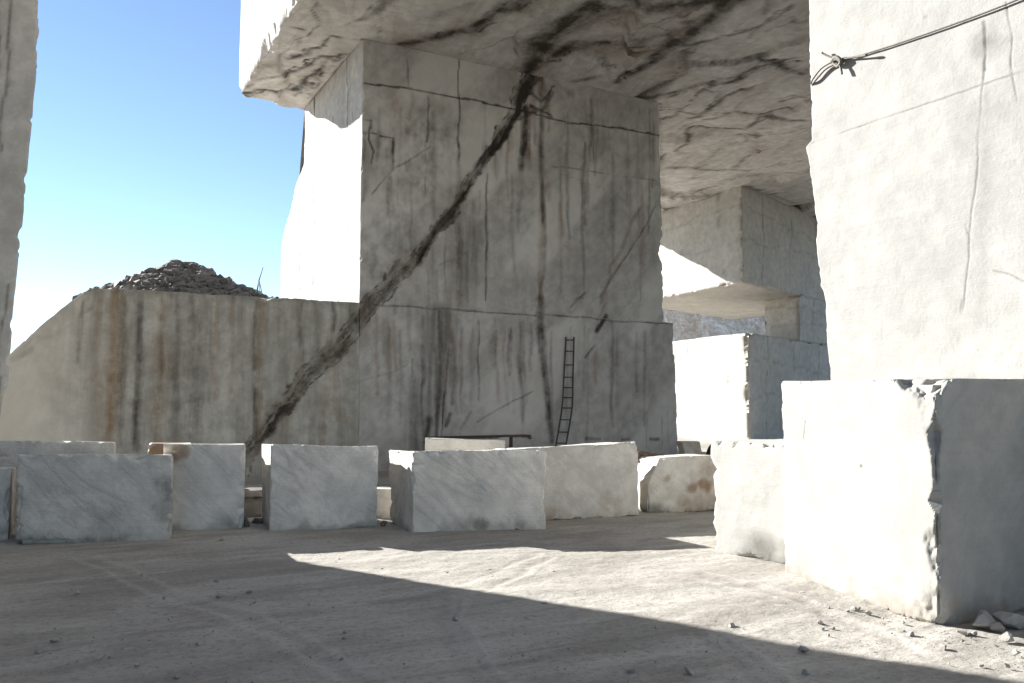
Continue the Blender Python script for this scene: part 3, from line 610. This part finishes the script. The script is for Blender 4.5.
# block with sawn-off corner and rust blotches
def cut_attrs(P, face):
    out = dirt(.28, ((.50, .42, .17, 'warm', .85), (.66, .46, .22, 'warm', .95), (.70, .75, .35, 'warm', .35), (.2, .6, .12, 'warm', .5), (.6, .0, .6, 'warm', .4), (.9, .05, .6, 'warm', .5)), 12, .8)(P, face)
    lo, hi = P.min(0), P.max(0); D = np.zeros((len(P), 3)); t = (P[:, 0]-lo[0]); z = P[:, 2]-lo[2]; H = hi[2]-lo[2]
    D[:, 0] = np.clip(z-H*.52, 0, None)*np.clip(1-t/1.1, 0, 1)*.62
    out['depth'] = D; return out
B('smallish ivory block with brown rust blotches and slanted left corner, before the gap', (648, 513), (722, 510), 458, 455, 1.5, M['ivory'], 112, attrs=cut_attrs)
o, _ = B('rust-brown rough boulder wedged between the ivory block and the rust-blotched block', (636, 508), (668, 507), 456, 459, 1.2, M['rust'], 113, chip=.35, rough=.12, cbias=.2, group='rough stones between the blocks', name='boulder')
B('small pale block standing far back beneath the sunlit notched pillar', (690, 474), (708, 474), 441, 441, 1.0, M['greyblock'], 114, res=.08, lean=-.25)

# the two sunlit blocks on the right, given directly in metres
def under_attrs(P, face):
    out = dirt(.2, (), 15, .3)(P, face); D = np.zeros((len(P), 3))
    t = smooth(.55, 0, P[:, 2]+fbm(P, 1.5, 3, 15)*.12)*smooth(9.7, 8.7, P[:, 1])
    D[:, 0] = t*.20*np.clip(1-(P[:, 0]-9.2)/.8, 0, 1); out['depth'] = D; return out
pj = ground_pt(720, 551)
jm = lambda a, b, c: np.stack([9.28+1.6*a-.02*c, 8.35+(pj[1]-8.35)*b+.04*np.sin(c*9)*b, -.02+(1.80)*c], 1)
oj = rock_box('marble_block', jm, lin(36), lin(60), lin(50), M['white'], chip=.10, rough=.015, cscale=2, seed=120, attrs=under_attrs, facets=6., fsize=.014)
tag(oj, 'sunlit white block with broken undercut foot, left of the largest block', 'block', 'cut marble blocks standing on the quarry floor')
k1 = ground_pt(786, 574); k2 = ground_pt(940, 627)
ew = np.array([k2[0]-k1[0], k2[1]-k1[1]]); 
c8 = [(k2[0], k2[1], -.03), (k2[0]+2.1, k2[1]-.0, -.03), (k1[0]+1.75, k1[1]+.1, -.03), (k1[0], k1[1], -.03)]
tp = [(k2[0]+.03, k2[1]-.02, 2.66), (k2[0]+2.1, k2[1]-.02, 2.68), (k1[0]+1.75, k1[1]+.1, 2.69), (k1[0]-.02, k1[1], 2.69)]
def big_attrs(P, face):
    q = P; out = dict(dark=np.zeros(len(P)), warm=np.zeros(len(P)), moss=np.zeros(len(P)))
    out['moss'] = smooth(.35, 0, P[:, 2]+fbm(P, 2, 4, 5)*.3)*.30; out['warm'] = smooth(.2, 0, P[:, 2]+fbm(P, 3, 4, 6)*.25)*.25
    m = face['a0']; z = np.zeros(m.sum()); r = P[m]
    stroke(z, r[:, 1]+fbm(r, 2, 3, 7)*.03, r[:, 2], [(7.95, 1.9), (7.9, 2.15)], .03, .6, .2); stroke(z, r[:, 1], r[:, 2], [(6.85, 1.62), (6.84, 1.62)], .07, .8, .2)
    out['dark'][m] = z
    # spalled hollows: upper front corner and the broken lower front corner
    D = np.zeros((len(P), 3))
    n = fbm(P, 2.4, 4, 17); n2 = fbm(P, 9, 3, 18)
    near = np.hypot(P[:, 0]-k2[0], P[:, 1]-k2[1])
    s1 = smooth(.62, .12, near*.85+np.clip(2.66-P[:, 2], 0, 9)*2.4+n*.22); s2 = smooth(.40, .05, near*1.6+np.abs(P[:, 2]-2.1)*.45+n*.2)*.35
    s3 = smooth(.5, .0, near*1.1+np.abs(P[:, 2]-.12)*.8+n*.2)*.6; s4 = smooth(.34, .05, near*1.7+np.abs(P[:, 2]-.75)*.5+n*.22)*.35
    s = np.maximum.reduce([s1, s2, s3, s4])
    ed = .20*s
    D[:, 0] = ed*.75; D[:, 1] = ed*.55; D[:, 2] = -ed*.35*s1-.0*s
    out['fresh'] = s; out['depth'] = D; return out
ok = rock_box('marble_block', hexmap(np.array(c8+tp)), lin(2.1/.025), lin(3.4/.022), lin(2.65/.022), M['bigwhite'], chip=.055, rough=.010, cscale=1.7, cbias=-.05, seed=133, attrs=big_attrs, facets=3., fsize=.016, fedges=lambda e, i, a, j, b: 5. if (e == 2 and a == 0 and b == 0) else (2.2 if (e != 2 and b == 0) else .6))
tag(ok, 'largest white block in the right foreground, sunlit face, shaded right end, broken corner', 'block', 'cut marble blocks standing on the quarry floor')

# ------------------------------------------------------------------ angular stones
rng = np.random.default_rng(5); random.seed(4)
def stone_shape(seed):
    r = random.Random(seed); bm = bmesh.new()
    for _ in range(14):
        v = Vector((r.gauss(0, 1), r.gauss(0, 1), r.gauss(0, 1))).normalized(); bm.verts.new((v.x*r.uniform(.8, 1.1), v.y*r.uniform(.6, .9), v.z*r.uniform(.4, .65)))
    bmesh.ops.convex_hull(bm, input=bm.verts[:]); 
    loose = [v for v in bm.verts if not v.link_faces]; bmesh.ops.delete(bm, geom=loose, context='VERTS')
    bm.verts.index_update(); V = np.array([v.co[:] for v in bm.verts]); F = [[v.index for v in f.verts] for f in bm.faces]; bm.free(); return V, F
SHAPES = [stone_shape(k) for k in range(10)]
def rot3():
    return np.array(Matrix.Rotation(random.uniform(0, 6.28), 3, 'Z') @ Matrix.Rotation(random.uniform(-.5, .5), 3, 'X') @ Matrix.Rotation(random.uniform(-.5, .5), 3, 'Y'))
def stones_mesh(spots):
    VV, FF, o = [], [], 0
    for (x, y, z, s) in spots:
        V, F = random.choice(SHAPES); R = rot3(); VV.append(V@R.T*s+np.array([x, y, z])); FF += [[i+o for i in f] for f in F]; o += len(V)
    return np.concatenate(VV), FF

# rubble heap on top of the bench
pk = on_plane(182, 262, 1, 31.0)
def heap_h(x, y):
    dx = (x-pk[0]); rr = np.abs(dx)/np.where(dx < 0, 3.0, 3.3); ry = np.abs(y-31.0)/np.where(y < 31, 3.3, 5.0)
    h = np.clip(1-np.sqrt(rr**2+ry**2), 0, 1); return (pk[2]-ZS)*(h**.95)
gx, gy = np.meshgrid(np.linspace(pk[0]-3.0, pk[0]+4.6, 90), np.linspace(27.55, 37, 70), indexing='ij')
gp = np.stack([gx.ravel(), gy.ravel(), np.zeros(gx.size)], 1)
gz = heap_h(gp[:, 0], gp[:, 1])*(1+fbm(gp, .9, 3, 7)*.06)+fbm(gp, 2.5, 4, 8)*.06+bench_top(gp[:, 0])-.06
HV = np.stack([gp[:, 0], gp[:, 1], gz], 1); ii = np.arange(gx.size).reshape(gx.shape)
HF = np.stack([ii[:-1, :-1], ii[1:, :-1], ii[1:, 1:], ii[:-1, 1:]], -1).reshape(-1, 4)
spots = []
while len(spots) < 5200:
    x = random.uniform(pk[0]-3.2, pk[0]+4.0); y = random.uniform(27.6, 34)
    h = float(heap_h(np.array([x]), np.array([y]))[0])
    if h < .03 and random.random() > .12: continue
    s = min(.34, .045*random.paretovariate(1.75)); spots.append((x, y, float(bench_top(np.array([x]))[0])+h, s))
SV, SF = stones_mesh(spots)
HA = np.concatenate([HV, SV]); HFF = HF.tolist()+[[i+len(HV) for i in f] for f in SF]
heap = link_mesh('rubble_heap', HA, HFF, M['rubble'], (pk[0], 31, ZS), smooth_sh=False)
tag(heap, 'dark grey heap of broken stone on top of the low rust-streaked wall', 'rubble', kind='stuff')

# lone stones at the foot of the blocks
def lone(label, x, y, s, mat, z=None, name='stone', group=None):
    g = ground_pt(x, y); V, F = random.choice(SHAPES); R = rot3(); W = V@R.T*s
    W[:, 2] -= W[:, 2].min()+.25*s*.3
    o = link_mesh(name, W+np.array([g[0], g[1], 0]), F, mat, (g[0], g[1], 0), smooth_sh=False)
    tag(o, label, 'stone', group); return o
GS = 'broken stones by the largest block'
for lab, x, y, s in (('pale angular stone against the shaded end of the largest block', 985, 628, .16), ('broken stone at the right frame edge beside the largest block', 1012, 626, .20), ('small stone at the near corner of the largest block', 962, 634, .07),
        ('flat stone in front of the broken stones at the right frame edge', 1006, 641, .09), ('stone between the two bigger ones by the shaded block end', 998, 631, .10), ('tiny stone nearest the viewer by the right frame edge', 1017, 655, .05)):
    lone(lab, x, y, s, M['chip'], group=GS)
GD = 'dark stones in the gap'
for lab, x, y, s in (('dark stone lying left in the gap beside the square veined block', 247, 527, .20), ('dark stone lying right in the gap beside the square veined block', 258, 524, .17), ('rubble stone at the foot of the low grey block', 384, 527, .12)):
    lone(lab, x, y, s, M['rubble'], group=GD)
ga = ground_pt(252, 520)
slab = rock_box('stone_slab', lambda a, b, c: np.stack([ga[0]-.75+1.5*a, ga[1]+.1+.7*b, .45+.13*c+.0*a], 1), lin(30), lin(14), lin(4), M['rubble'], chip=.06, rough=.02, seed=150)
tag(slab, 'thin horizontal slab bridging the gap between grey and veined blocks', 'slab')
sup = rock_box('stone_block', lambda a, b, c: np.stack([ga[0]-.8+1.6*a, ga[1]+.3+.8*b, -.02+.45*c], 1), lin(20), lin(14), lin(8), M['rubble'], chip=.15, rough=.05, seed=151)
tag(sup, 'dark rough stone under the thin slab in the gap', 'stone')

# fine chips strewn over the floor
spots = []
for _ in range(1000):
    t = random.random()
    if t < .09: x, y = random.uniform(790, 1024), random.gauss(0, 1); y = 586+(x-790)*.235+abs(y)*14+4
    elif t < .3: x, y = random.uniform(20, 720), random.uniform(535, 560)
    else: x, y = random.uniform(0, 1024), random.uniform(560, 683)
    g = ground_pt(x, min(y, 690)); spots.append((g[0], g[1], .004, min(.06, (0.007 if t < .09 else .005)*random.paretovariate(1.7))))
SV, SF = stones_mesh(spots)
tag(link_mesh('gravel', SV, SF, M['chip'], (0, 0, 0), smooth_sh=False), 'small pale chips scattered over the quarry floor', 'gravel', kind='stuff')

# ------------------------------------------------------------------ floor
def axis(lo, hi, step, far, n=40):
    core = np.arange(lo, hi, step); g = np.geomspace(step, far, n); return np.concatenate([lo-np.cumsum(g)[::-1], core, core[-1]+np.cumsum(g)])
XS = axis(-9, 15, .055, 260, 46); YS = np.concatenate([axis(1.5, 14, .05, .12, 8)[8:-8]]); YS = np.concatenate([1.5-np.cumsum(np.geomspace(.06, 260, 46))[::-1], YS, np.arange(14, 30, .14), 30+np.cumsum(np.geomspace(.16, 260, 46))])
gx, gy = np.meshgrid(XS, YS, indexing='ij'); gp = np.stack([gx.ravel(), gy.ravel(), np.zeros(gx.size)], 1)
fade = smooth(60, 20, np.hypot(gp[:, 0], gp[:, 1]-8))
ang = np.stack([(gp[:, 0]*.878-gp[:, 1]*.478)*.4, gp[:, 0]*.478+gp[:, 1]*.878, gp[:, 2]], 1)
gz = (fbm(gp, .35, 3, 1)*.022+fbm(ang, 1.6, 4, 2)*.013+fbm(ang, 5, 3, 2)*.006+fbm(gp, 7, 3, 6)*.006)*fade
pale, dk = np.zeros(len(gp)), np.zeros(len(gp))
S = gp[:, 0]+fbm(gp, 1.2, 3, 31)*.05; T = gp[:, 1]+fbm(gp, 1.2, 3, 32)*.05
def gpts(p): return [(q[0], q[1]) for q in (ground_pt(*a) for a in p)]
TR = [[(441, 600), (441, 620), (447, 642), (462, 665), (480, 690)], [(452, 600), (453, 620), (461, 642), (478, 665), (498, 690)], [(700, 632), (735, 660), (765, 690)], [(715, 632), (752, 660), (785, 690)],
      [(545, 560), (520, 575), (480, 595)], [(535, 556), (500, 572), (440, 592)], [(60, 560), (130, 590), (260, 640), (330, 690)], [(85, 558), (160, 588), (290, 632), (372, 690)], [(640, 545), (560, 552), (470, 556)], [(690, 540), (600, 547), (500, 552)], [(900, 640), (800, 600), (700, 575)], [(930, 655), (820, 612), (700, 585)]]
for k, p in enumerate(TR):
    q = gpts(p); z = np.zeros(len(gp)); stroke(z, S, T, q, .24, 1, .2); gz -= z*.009; 
    z2 = np.zeros(len(gp)); stroke(z2, S, T, [(a+.16, b+.05) for a, b in q], .13, 1, .1); gz += z2*.008; pale = np.maximum(pale, z2*.5); dk = np.maximum(dk, z*.4)
FQ = np.arange(gx.size).reshape(gx.shape)
FQ = np.stack([FQ[:-1, :-1], FQ[1:, :-1], FQ[1:, 1:], FQ[:-1, 1:]], -1).reshape(-1, 4)
def floor_mat():
    m = bpy.data.materials.new('trodden_marble_dust'); g = G(m)
    tc = g.n('ShaderNodeTexCoord'); v = tc.outputs['Object']
    vs = g.mapping(v, (0, 0, .5), (.38, 1, 1))
    big = g.noise(v, .22, 4, .6, .4); mid = g.noise(vs, 1.3, 7, .65, .5); fin = g.noise(v, 14, 6, .7); grit = g.noise(v, 48, 4, .7)
    strk = g.noise(g.mapping(v, (0, 0, .35), (.16, 1, 1)), 2.6, 6, .7, .3)
    c = g.mix(g.ramp(big, .3, .7), (.41, .39, .36), (.31, .292, .265))
    pat = g.noise(vs, .55, 6, .65, .8)
    c = g.mix(g.math('MULTIPLY', g.ramp(pat, .46, .62), .55), c, (.235, .215, .19))
    c = g.mix(g.math('MULTIPLY', g.ramp(mid, .44, .66), .6), c, (.22, .203, .182))
    c = g.mix(g.math('MULTIPLY', g.ramp(strk, .50, .70), .55), c, (.19, .174, .155))
    c = g.mix(g.math('MULTIPLY', g.ramp(strk, .46, .30), .5), c, (.50, .482, .452))
    c = g.mix(g.math('MULTIPLY', g.ramp(fin, .48, .70), .6), c, (.17, .156, .138))
    c = g.mix(g.math('MULTIPLY', g.ramp(fin, .44, .28), .4), c, (.52, .50, .47))
    c = g.mix(g.math('MULTIPLY', g.ramp(grit, .56, .72), .65), c, (.14, .127, .11))
    c = g.mix(g.math('MULTIPLY', g.ramp(grit, .40, .28), .5), c, (.56, .54, .51))
    c = g.mix(g.math('MULTIPLY', g.attr('pale'), .5), c, (.5, .48, .45)); c = g.mix(g.math('MULTIPLY', g.attr('dark'), .4), c, (.2, .18, .16))
    c = g.mix(1.0, c, (1.2, 1.195, 1.17), 'MULTIPLY')
    bs = g.n('ShaderNodeBsdfPrincipled'); g.l(c, bs.inputs['Base Color']); bs.inputs['Roughness'].default_value = .9; bs.inputs['Specular IOR Level'].default_value = .2
    h = g.math('ADD', g.math('MULTIPLY', mid, .6), g.math('ADD', g.math('MULTIPLY', fin, .25), g.math('MULTIPLY', grit, .06)))
    bp = g.n('ShaderNodeBump'); bp.inputs['Strength'].default_value = .6; bp.inputs['Distance'].default_value = .1; g.l(h, bp.inputs['Height']); g.l(bp.outputs[0], bs.inputs['Normal'])
    o = g.n('ShaderNodeOutputMaterial'); g.l(bs.outputs[0], o.inputs['Surface']); return m
M['floor'] = floor_mat()
ground = link_mesh('ground', np.stack([gp[:, 0], gp[:, 1], gz], 1), FQ, M['floor'], (0, 0, 0), dict(pale=pale, dark=dk))
tag(ground, 'dusty quarry floor with tyre tracks', kind='structure')

# hillside of scree beyond the notch
hx, hy = np.meshgrid(np.linspace(40, 150, 130), np.linspace(58, 160, 120), indexing='ij'); hp = np.stack([hx.ravel(), hy.ravel(), np.zeros(hx.size)], 1)
hz = smooth(58, 80, hp[:, 1])*smooth(38, 56, hp[:, 0])*24*smooth(160, 120, hp[:, 1])*smooth(150, 110, hp[:, 0])*(1+fbm(hp, .05, 3, 3)*.2)+fbm(hp, .22, 5, 4)*1.6-1.2
FH = np.arange(hx.size).reshape(hx.shape); FH = np.stack([FH[:-1, :-1], FH[1:, :-1], FH[1:, 1:], FH[:-1, 1:]], -1).reshape(-1, 4)
hb = smooth(.0, 1.0, fbm(hp, .12, 4, 9))
hill = link_mesh('hill', np.stack([hp[:, 0], hp[:, 1], hz], 1), FH, M['hill'], (40, 58, 0), dict(warm=hb*.35), smooth_sh=False); tag(hill, 'pale scree slope behind the far pillar', kind='structure')

# ------------------------------------------------------------------ small things
def tube(pts, r, seg=8, caps=True):
    pts = [Vector(p) for p in pts]; V, F = [], []
    for i, p in enumerate(pts):
        t = (pts[min(i+1, len(pts)-1)]-pts[max(i-1, 0)]).normalized(); n = t.cross(Vector((.31, .22, .93))).normalized(); b = t.cross(n)
        rr = r[i] if not np.isscalar(r) else r
        for k in range(seg):
            a = 2*math.pi*k/seg; V.append(tuple(p+(n*math.cos(a)+b*math.sin(a))*rr))
    for i in range(len(pts)-1):
        for k in range(seg): F.append([i*seg+k, i*seg+(k+1) % seg, (i+1)*seg+(k+1) % seg, (i+1)*seg+k])
    if caps: F.append(list(range(seg))[::-1]); F.append([(len(pts)-1)*seg+k for k in range(seg)])
    return V, F
def part(name, VF, mat, root, smooth_sh=True):
    V, F = VF; o = link_mesh(name, np.array(V)-np.array(root.location), F, mat, (0, 0, 0), smooth_sh=smooth_sh); o.parent = root; return o
def curve(pts, n=24):
    pts = [np.array(p, float) for p in pts]; out = []
    P = [pts[0]]+pts+[pts[-1]]
    for i in range(1, len(P)-2):
        for k in range(n):
            t = k/n; a, b, c, d = P[i-1], P[i], P[i+1], P[i+2]
            out.append(.5*((2*b)+(-a+c)*t+(2*a-5*b+4*c-d)*t*t+(-a+3*b-3*c+d)*t**3))
    out.append(pts[-1]); return out

# ladder leaning on the big pillar
lt = [on_plane(566, 337, 1, VW-.10), on_plane(564, 375, 1, VW-.18), on_plane(562, 408, 1, VW-.28), on_plane(556, 445, 1, VW-.5)]
rt = [on_plane(574, 337, 1, VW-.10), on_plane(573, 375, 1, VW-.18), on_plane(572, 408, 1, VW-.28), on_plane(566, 445, 1, VW-.5)]
for s in (lt, rt): d = s[3]-s[2]; s.append(s[3]+d*(s[3][2]/-d[2]))
lad = empty('ladder', (float(lt[4][0]), float(lt[4][1]), 0)); tag(lad, 'dark narrow metal ladder, slightly bent, leaning against the big shaded pillar', 'ladder')
LC, RC = curve(lt, 16), curve(rt, 16)
part('rail', tube(LC, .035), M['steel'], lad); part('rail', tube(RC, .035), M['steel'], lad)
tot = len(LC)-1
for k in range(13):
    i = min(tot, int(2+k*(tot-4)/12)); part('rung', tube([LC[i], RC[i]], .024), M['steel'], lad)

# steel cable looped round the right pillar
cb = [on_plane(x, y, 0, UR-d) for x, y, d in ((1044, -12, .03), (1007, 4, .025), (960, 22, .025), (900, 43, .025), (862, 55, .03), (840, 62, .04))]
cab = empty('cable', tuple(map(float, cb[-1]))); tag(cab, 'twisted steel cable strung across the sunlit right pillar, knotted near its edge', 'cable')
part('line', tube(curve(cb, 8), .012), M['cable'], cab)
R_ = lambda x, y, d: on_plane(x, y, 0, UR-d*.45-.005)
part('loop', tube(curve([R_(838, 63, .10), R_(826, 69, .09), R_(815, 81, .06), R_(812, 85, -.02)], 8), .015), M['cable'], cab)
part('loop', tube(curve([R_(836, 60, .10), R_(822, 68, .12), R_(813, 79, .10), R_(811, 84, .0)], 8), .013), M['cable'], cab)
part('knot', tube(curve([R_(832, 61, .08), R_(836, 57, .15), R_(841, 61, .16), R_(838, 66, .10), R_(833, 62, .06), R_(837, 59, .12), R_(843, 63, .08)], 8), .030), M['cable'], cab)
part('tail', tube(curve([R_(836, 59, .12), R_(828, 56, .13), R_(822, 53, .16)], 6), [.016]*12+[.022]), M['cable'], cab)
part('tail', tube(curve([R_(842, 59, .11), R_(855, 57, .15), R_(867, 55, .20)], 6), [.016]*10+[.022]*3), M['cable'], cab)
part('tail', tube(curve([R_(839, 63, .12), R_(841, 69, .15), R_(842, 74, .16)], 6), .018), M['cable'], cab)

# survey pole on the bench
pv = 29.0
pb = on_plane(255, 293, 1, pv); pt = on_plane(263, 267, 1, pv)
pole = empty('survey_pole', (float(pb[0]), float(pb[1]), float(ZS))); tag(pole, 'thin leaning metal pole with two stays on top of the low streaked wall', 'pole')
pm = pb+(pt-pb)*.5
part('mast', tube([(pb[0], pb[1], ZS-.05), tuple(pm), tuple(pt)], [.03, .025, .016], 6), M['pole'], pole)
part('stay', tube([tuple(pm), (pb[0]+.38, pb[1]+.25, ZS)], .015, 6), M['pole'], pole)
part('stay', tube([tuple(pm), (pb[0]+.10, pb[1]-.45, ZS-.02)], .015, 6), M['pole'], pole)

# steel plank on posts behind the wide white block
q0, q1 = on_plane(434, 437, 1, 25.2), on_plane(531, 437, 1, 25.2)
tb = empty('steel_trestle', (float(q0[0]), 25.2, 0)); tag(tb, 'rusty steel plank on thin posts behind the wide white block', 'trestle')
def bar(x0, x1, y0, y1, z0, z1):
    V = [(x, y, z) for x in (x0, x1) for y in (y0, y1) for z in (z0, z1)]
    return V, [[0, 1, 3, 2], [4, 6, 7, 5], [0, 4, 5, 1], [2, 3, 7, 6], [0, 2, 6, 4], [1, 5, 7, 3]]
zt = float(q0[2]); part('plank', bar(q0[0], q1[0], 25.2, 25.7, zt-.06, zt), M['rustmetal'], tb, False)
for x in (on_plane(511, 440, 1, 25.2)[0], q0[0]+.3): part('post', bar(x, x+.09, 25.24, 25.33, 0, zt-.06), M['rustmetal'], tb, False)

# tyre seen at the edge of the sunlit block
tg = ground_pt(716, 468)
V, F = [], []; R0, n1, n2 = .36, 28, 10
for i in range(n1):
    a = 2*math.pi*i/n1
    for j in range(n2):
        b = 2*math.pi*j/n2; rr = R0+.10*math.cos(b); V.append((rr*math.cos(a), .11*math.sin(b), rr*math.sin(a)+.46))
for i in range(n1):
    for j in range(n2): F.append([i*n2+j, ((i+1) % n1)*n2+j, ((i+1) % n1)*n2+(j+1) % n2, i*n2+(j+1) % n2])
ty = link_mesh('tyre', np.array(V)*np.array([.9, 1, 1])+np.array([tg[0], tg[1], 0]), F, M['rubber'], (tg[0], tg[1], 0)); 
tag(ty, 'black tyre peeping out between the rust-blotched block and the sunlit white block', 'tyre')

# ------------------------------------------------------------------ light, sky, camera
sd = Vector((.485, -1.0, -.48)).normalized()
sun = bpy.data.lights.new('sun', 'SUN'); sun.energy = 4.35; sun.angle = math.radians(.53); sun.color = (1, .98, .945)
so = bpy.data.objects.new('sun', sun); COL.objects.link(so); so.rotation_euler = sd.to_track_quat('-Z', 'Y').to_euler()
w = bpy.data.worlds.new('World'); scene.world = w; w.use_nodes = True; t = w.node_tree
bg = t.nodes['Background']; sky = t.nodes.new('ShaderNodeTexSky'); sky.sky_type = 'NISHITA'; sky.sun_disc = False
sky.sun_elevation = math.asin(-sd.z); sky.sun_rotation = math.atan2(-sd.x, -sd.y); sky.altitude = 1800; sky.air_density = .75; sky.dust_density = .0; sky.ozone_density = 2.2
tint = t.nodes.new('ShaderNodeMix'); tint.data_type = 'RGBA'; tint.blend_type = 'MULTIPLY'; tint.inputs[0].default_value = 1; tint.inputs[7].default_value = (1.0, .935, .85, 1)
t.links.new(sky.outputs[0], tint.inputs[6]); t.links.new(tint.outputs[2], bg.inputs[0]); bg.inputs[1].default_value = .08
cam = bpy.data.cameras.new('camera'); cam.sensor_width = 36; cam.lens = FPX/1024*36; cam.clip_start = .1; cam.clip_end = 5000
co = bpy.data.objects.new('camera', cam); COL.objects.link(co); co.location = (0, 0, EYE); co.rotation_euler = (math.pi/2+TILT, 0, -HEAD); scene.camera = co
vs = scene.view_settings; vs.view_transform = 'Standard'; vs.look = 'None'; vs.gamma = 1; vs.use_curve_mapping = False; vs.exposure = 1.85
scene.cycles.max_bounces = 8; scene.cycles.diffuse_bounces = 6; scene.cycles.use_denoising = True
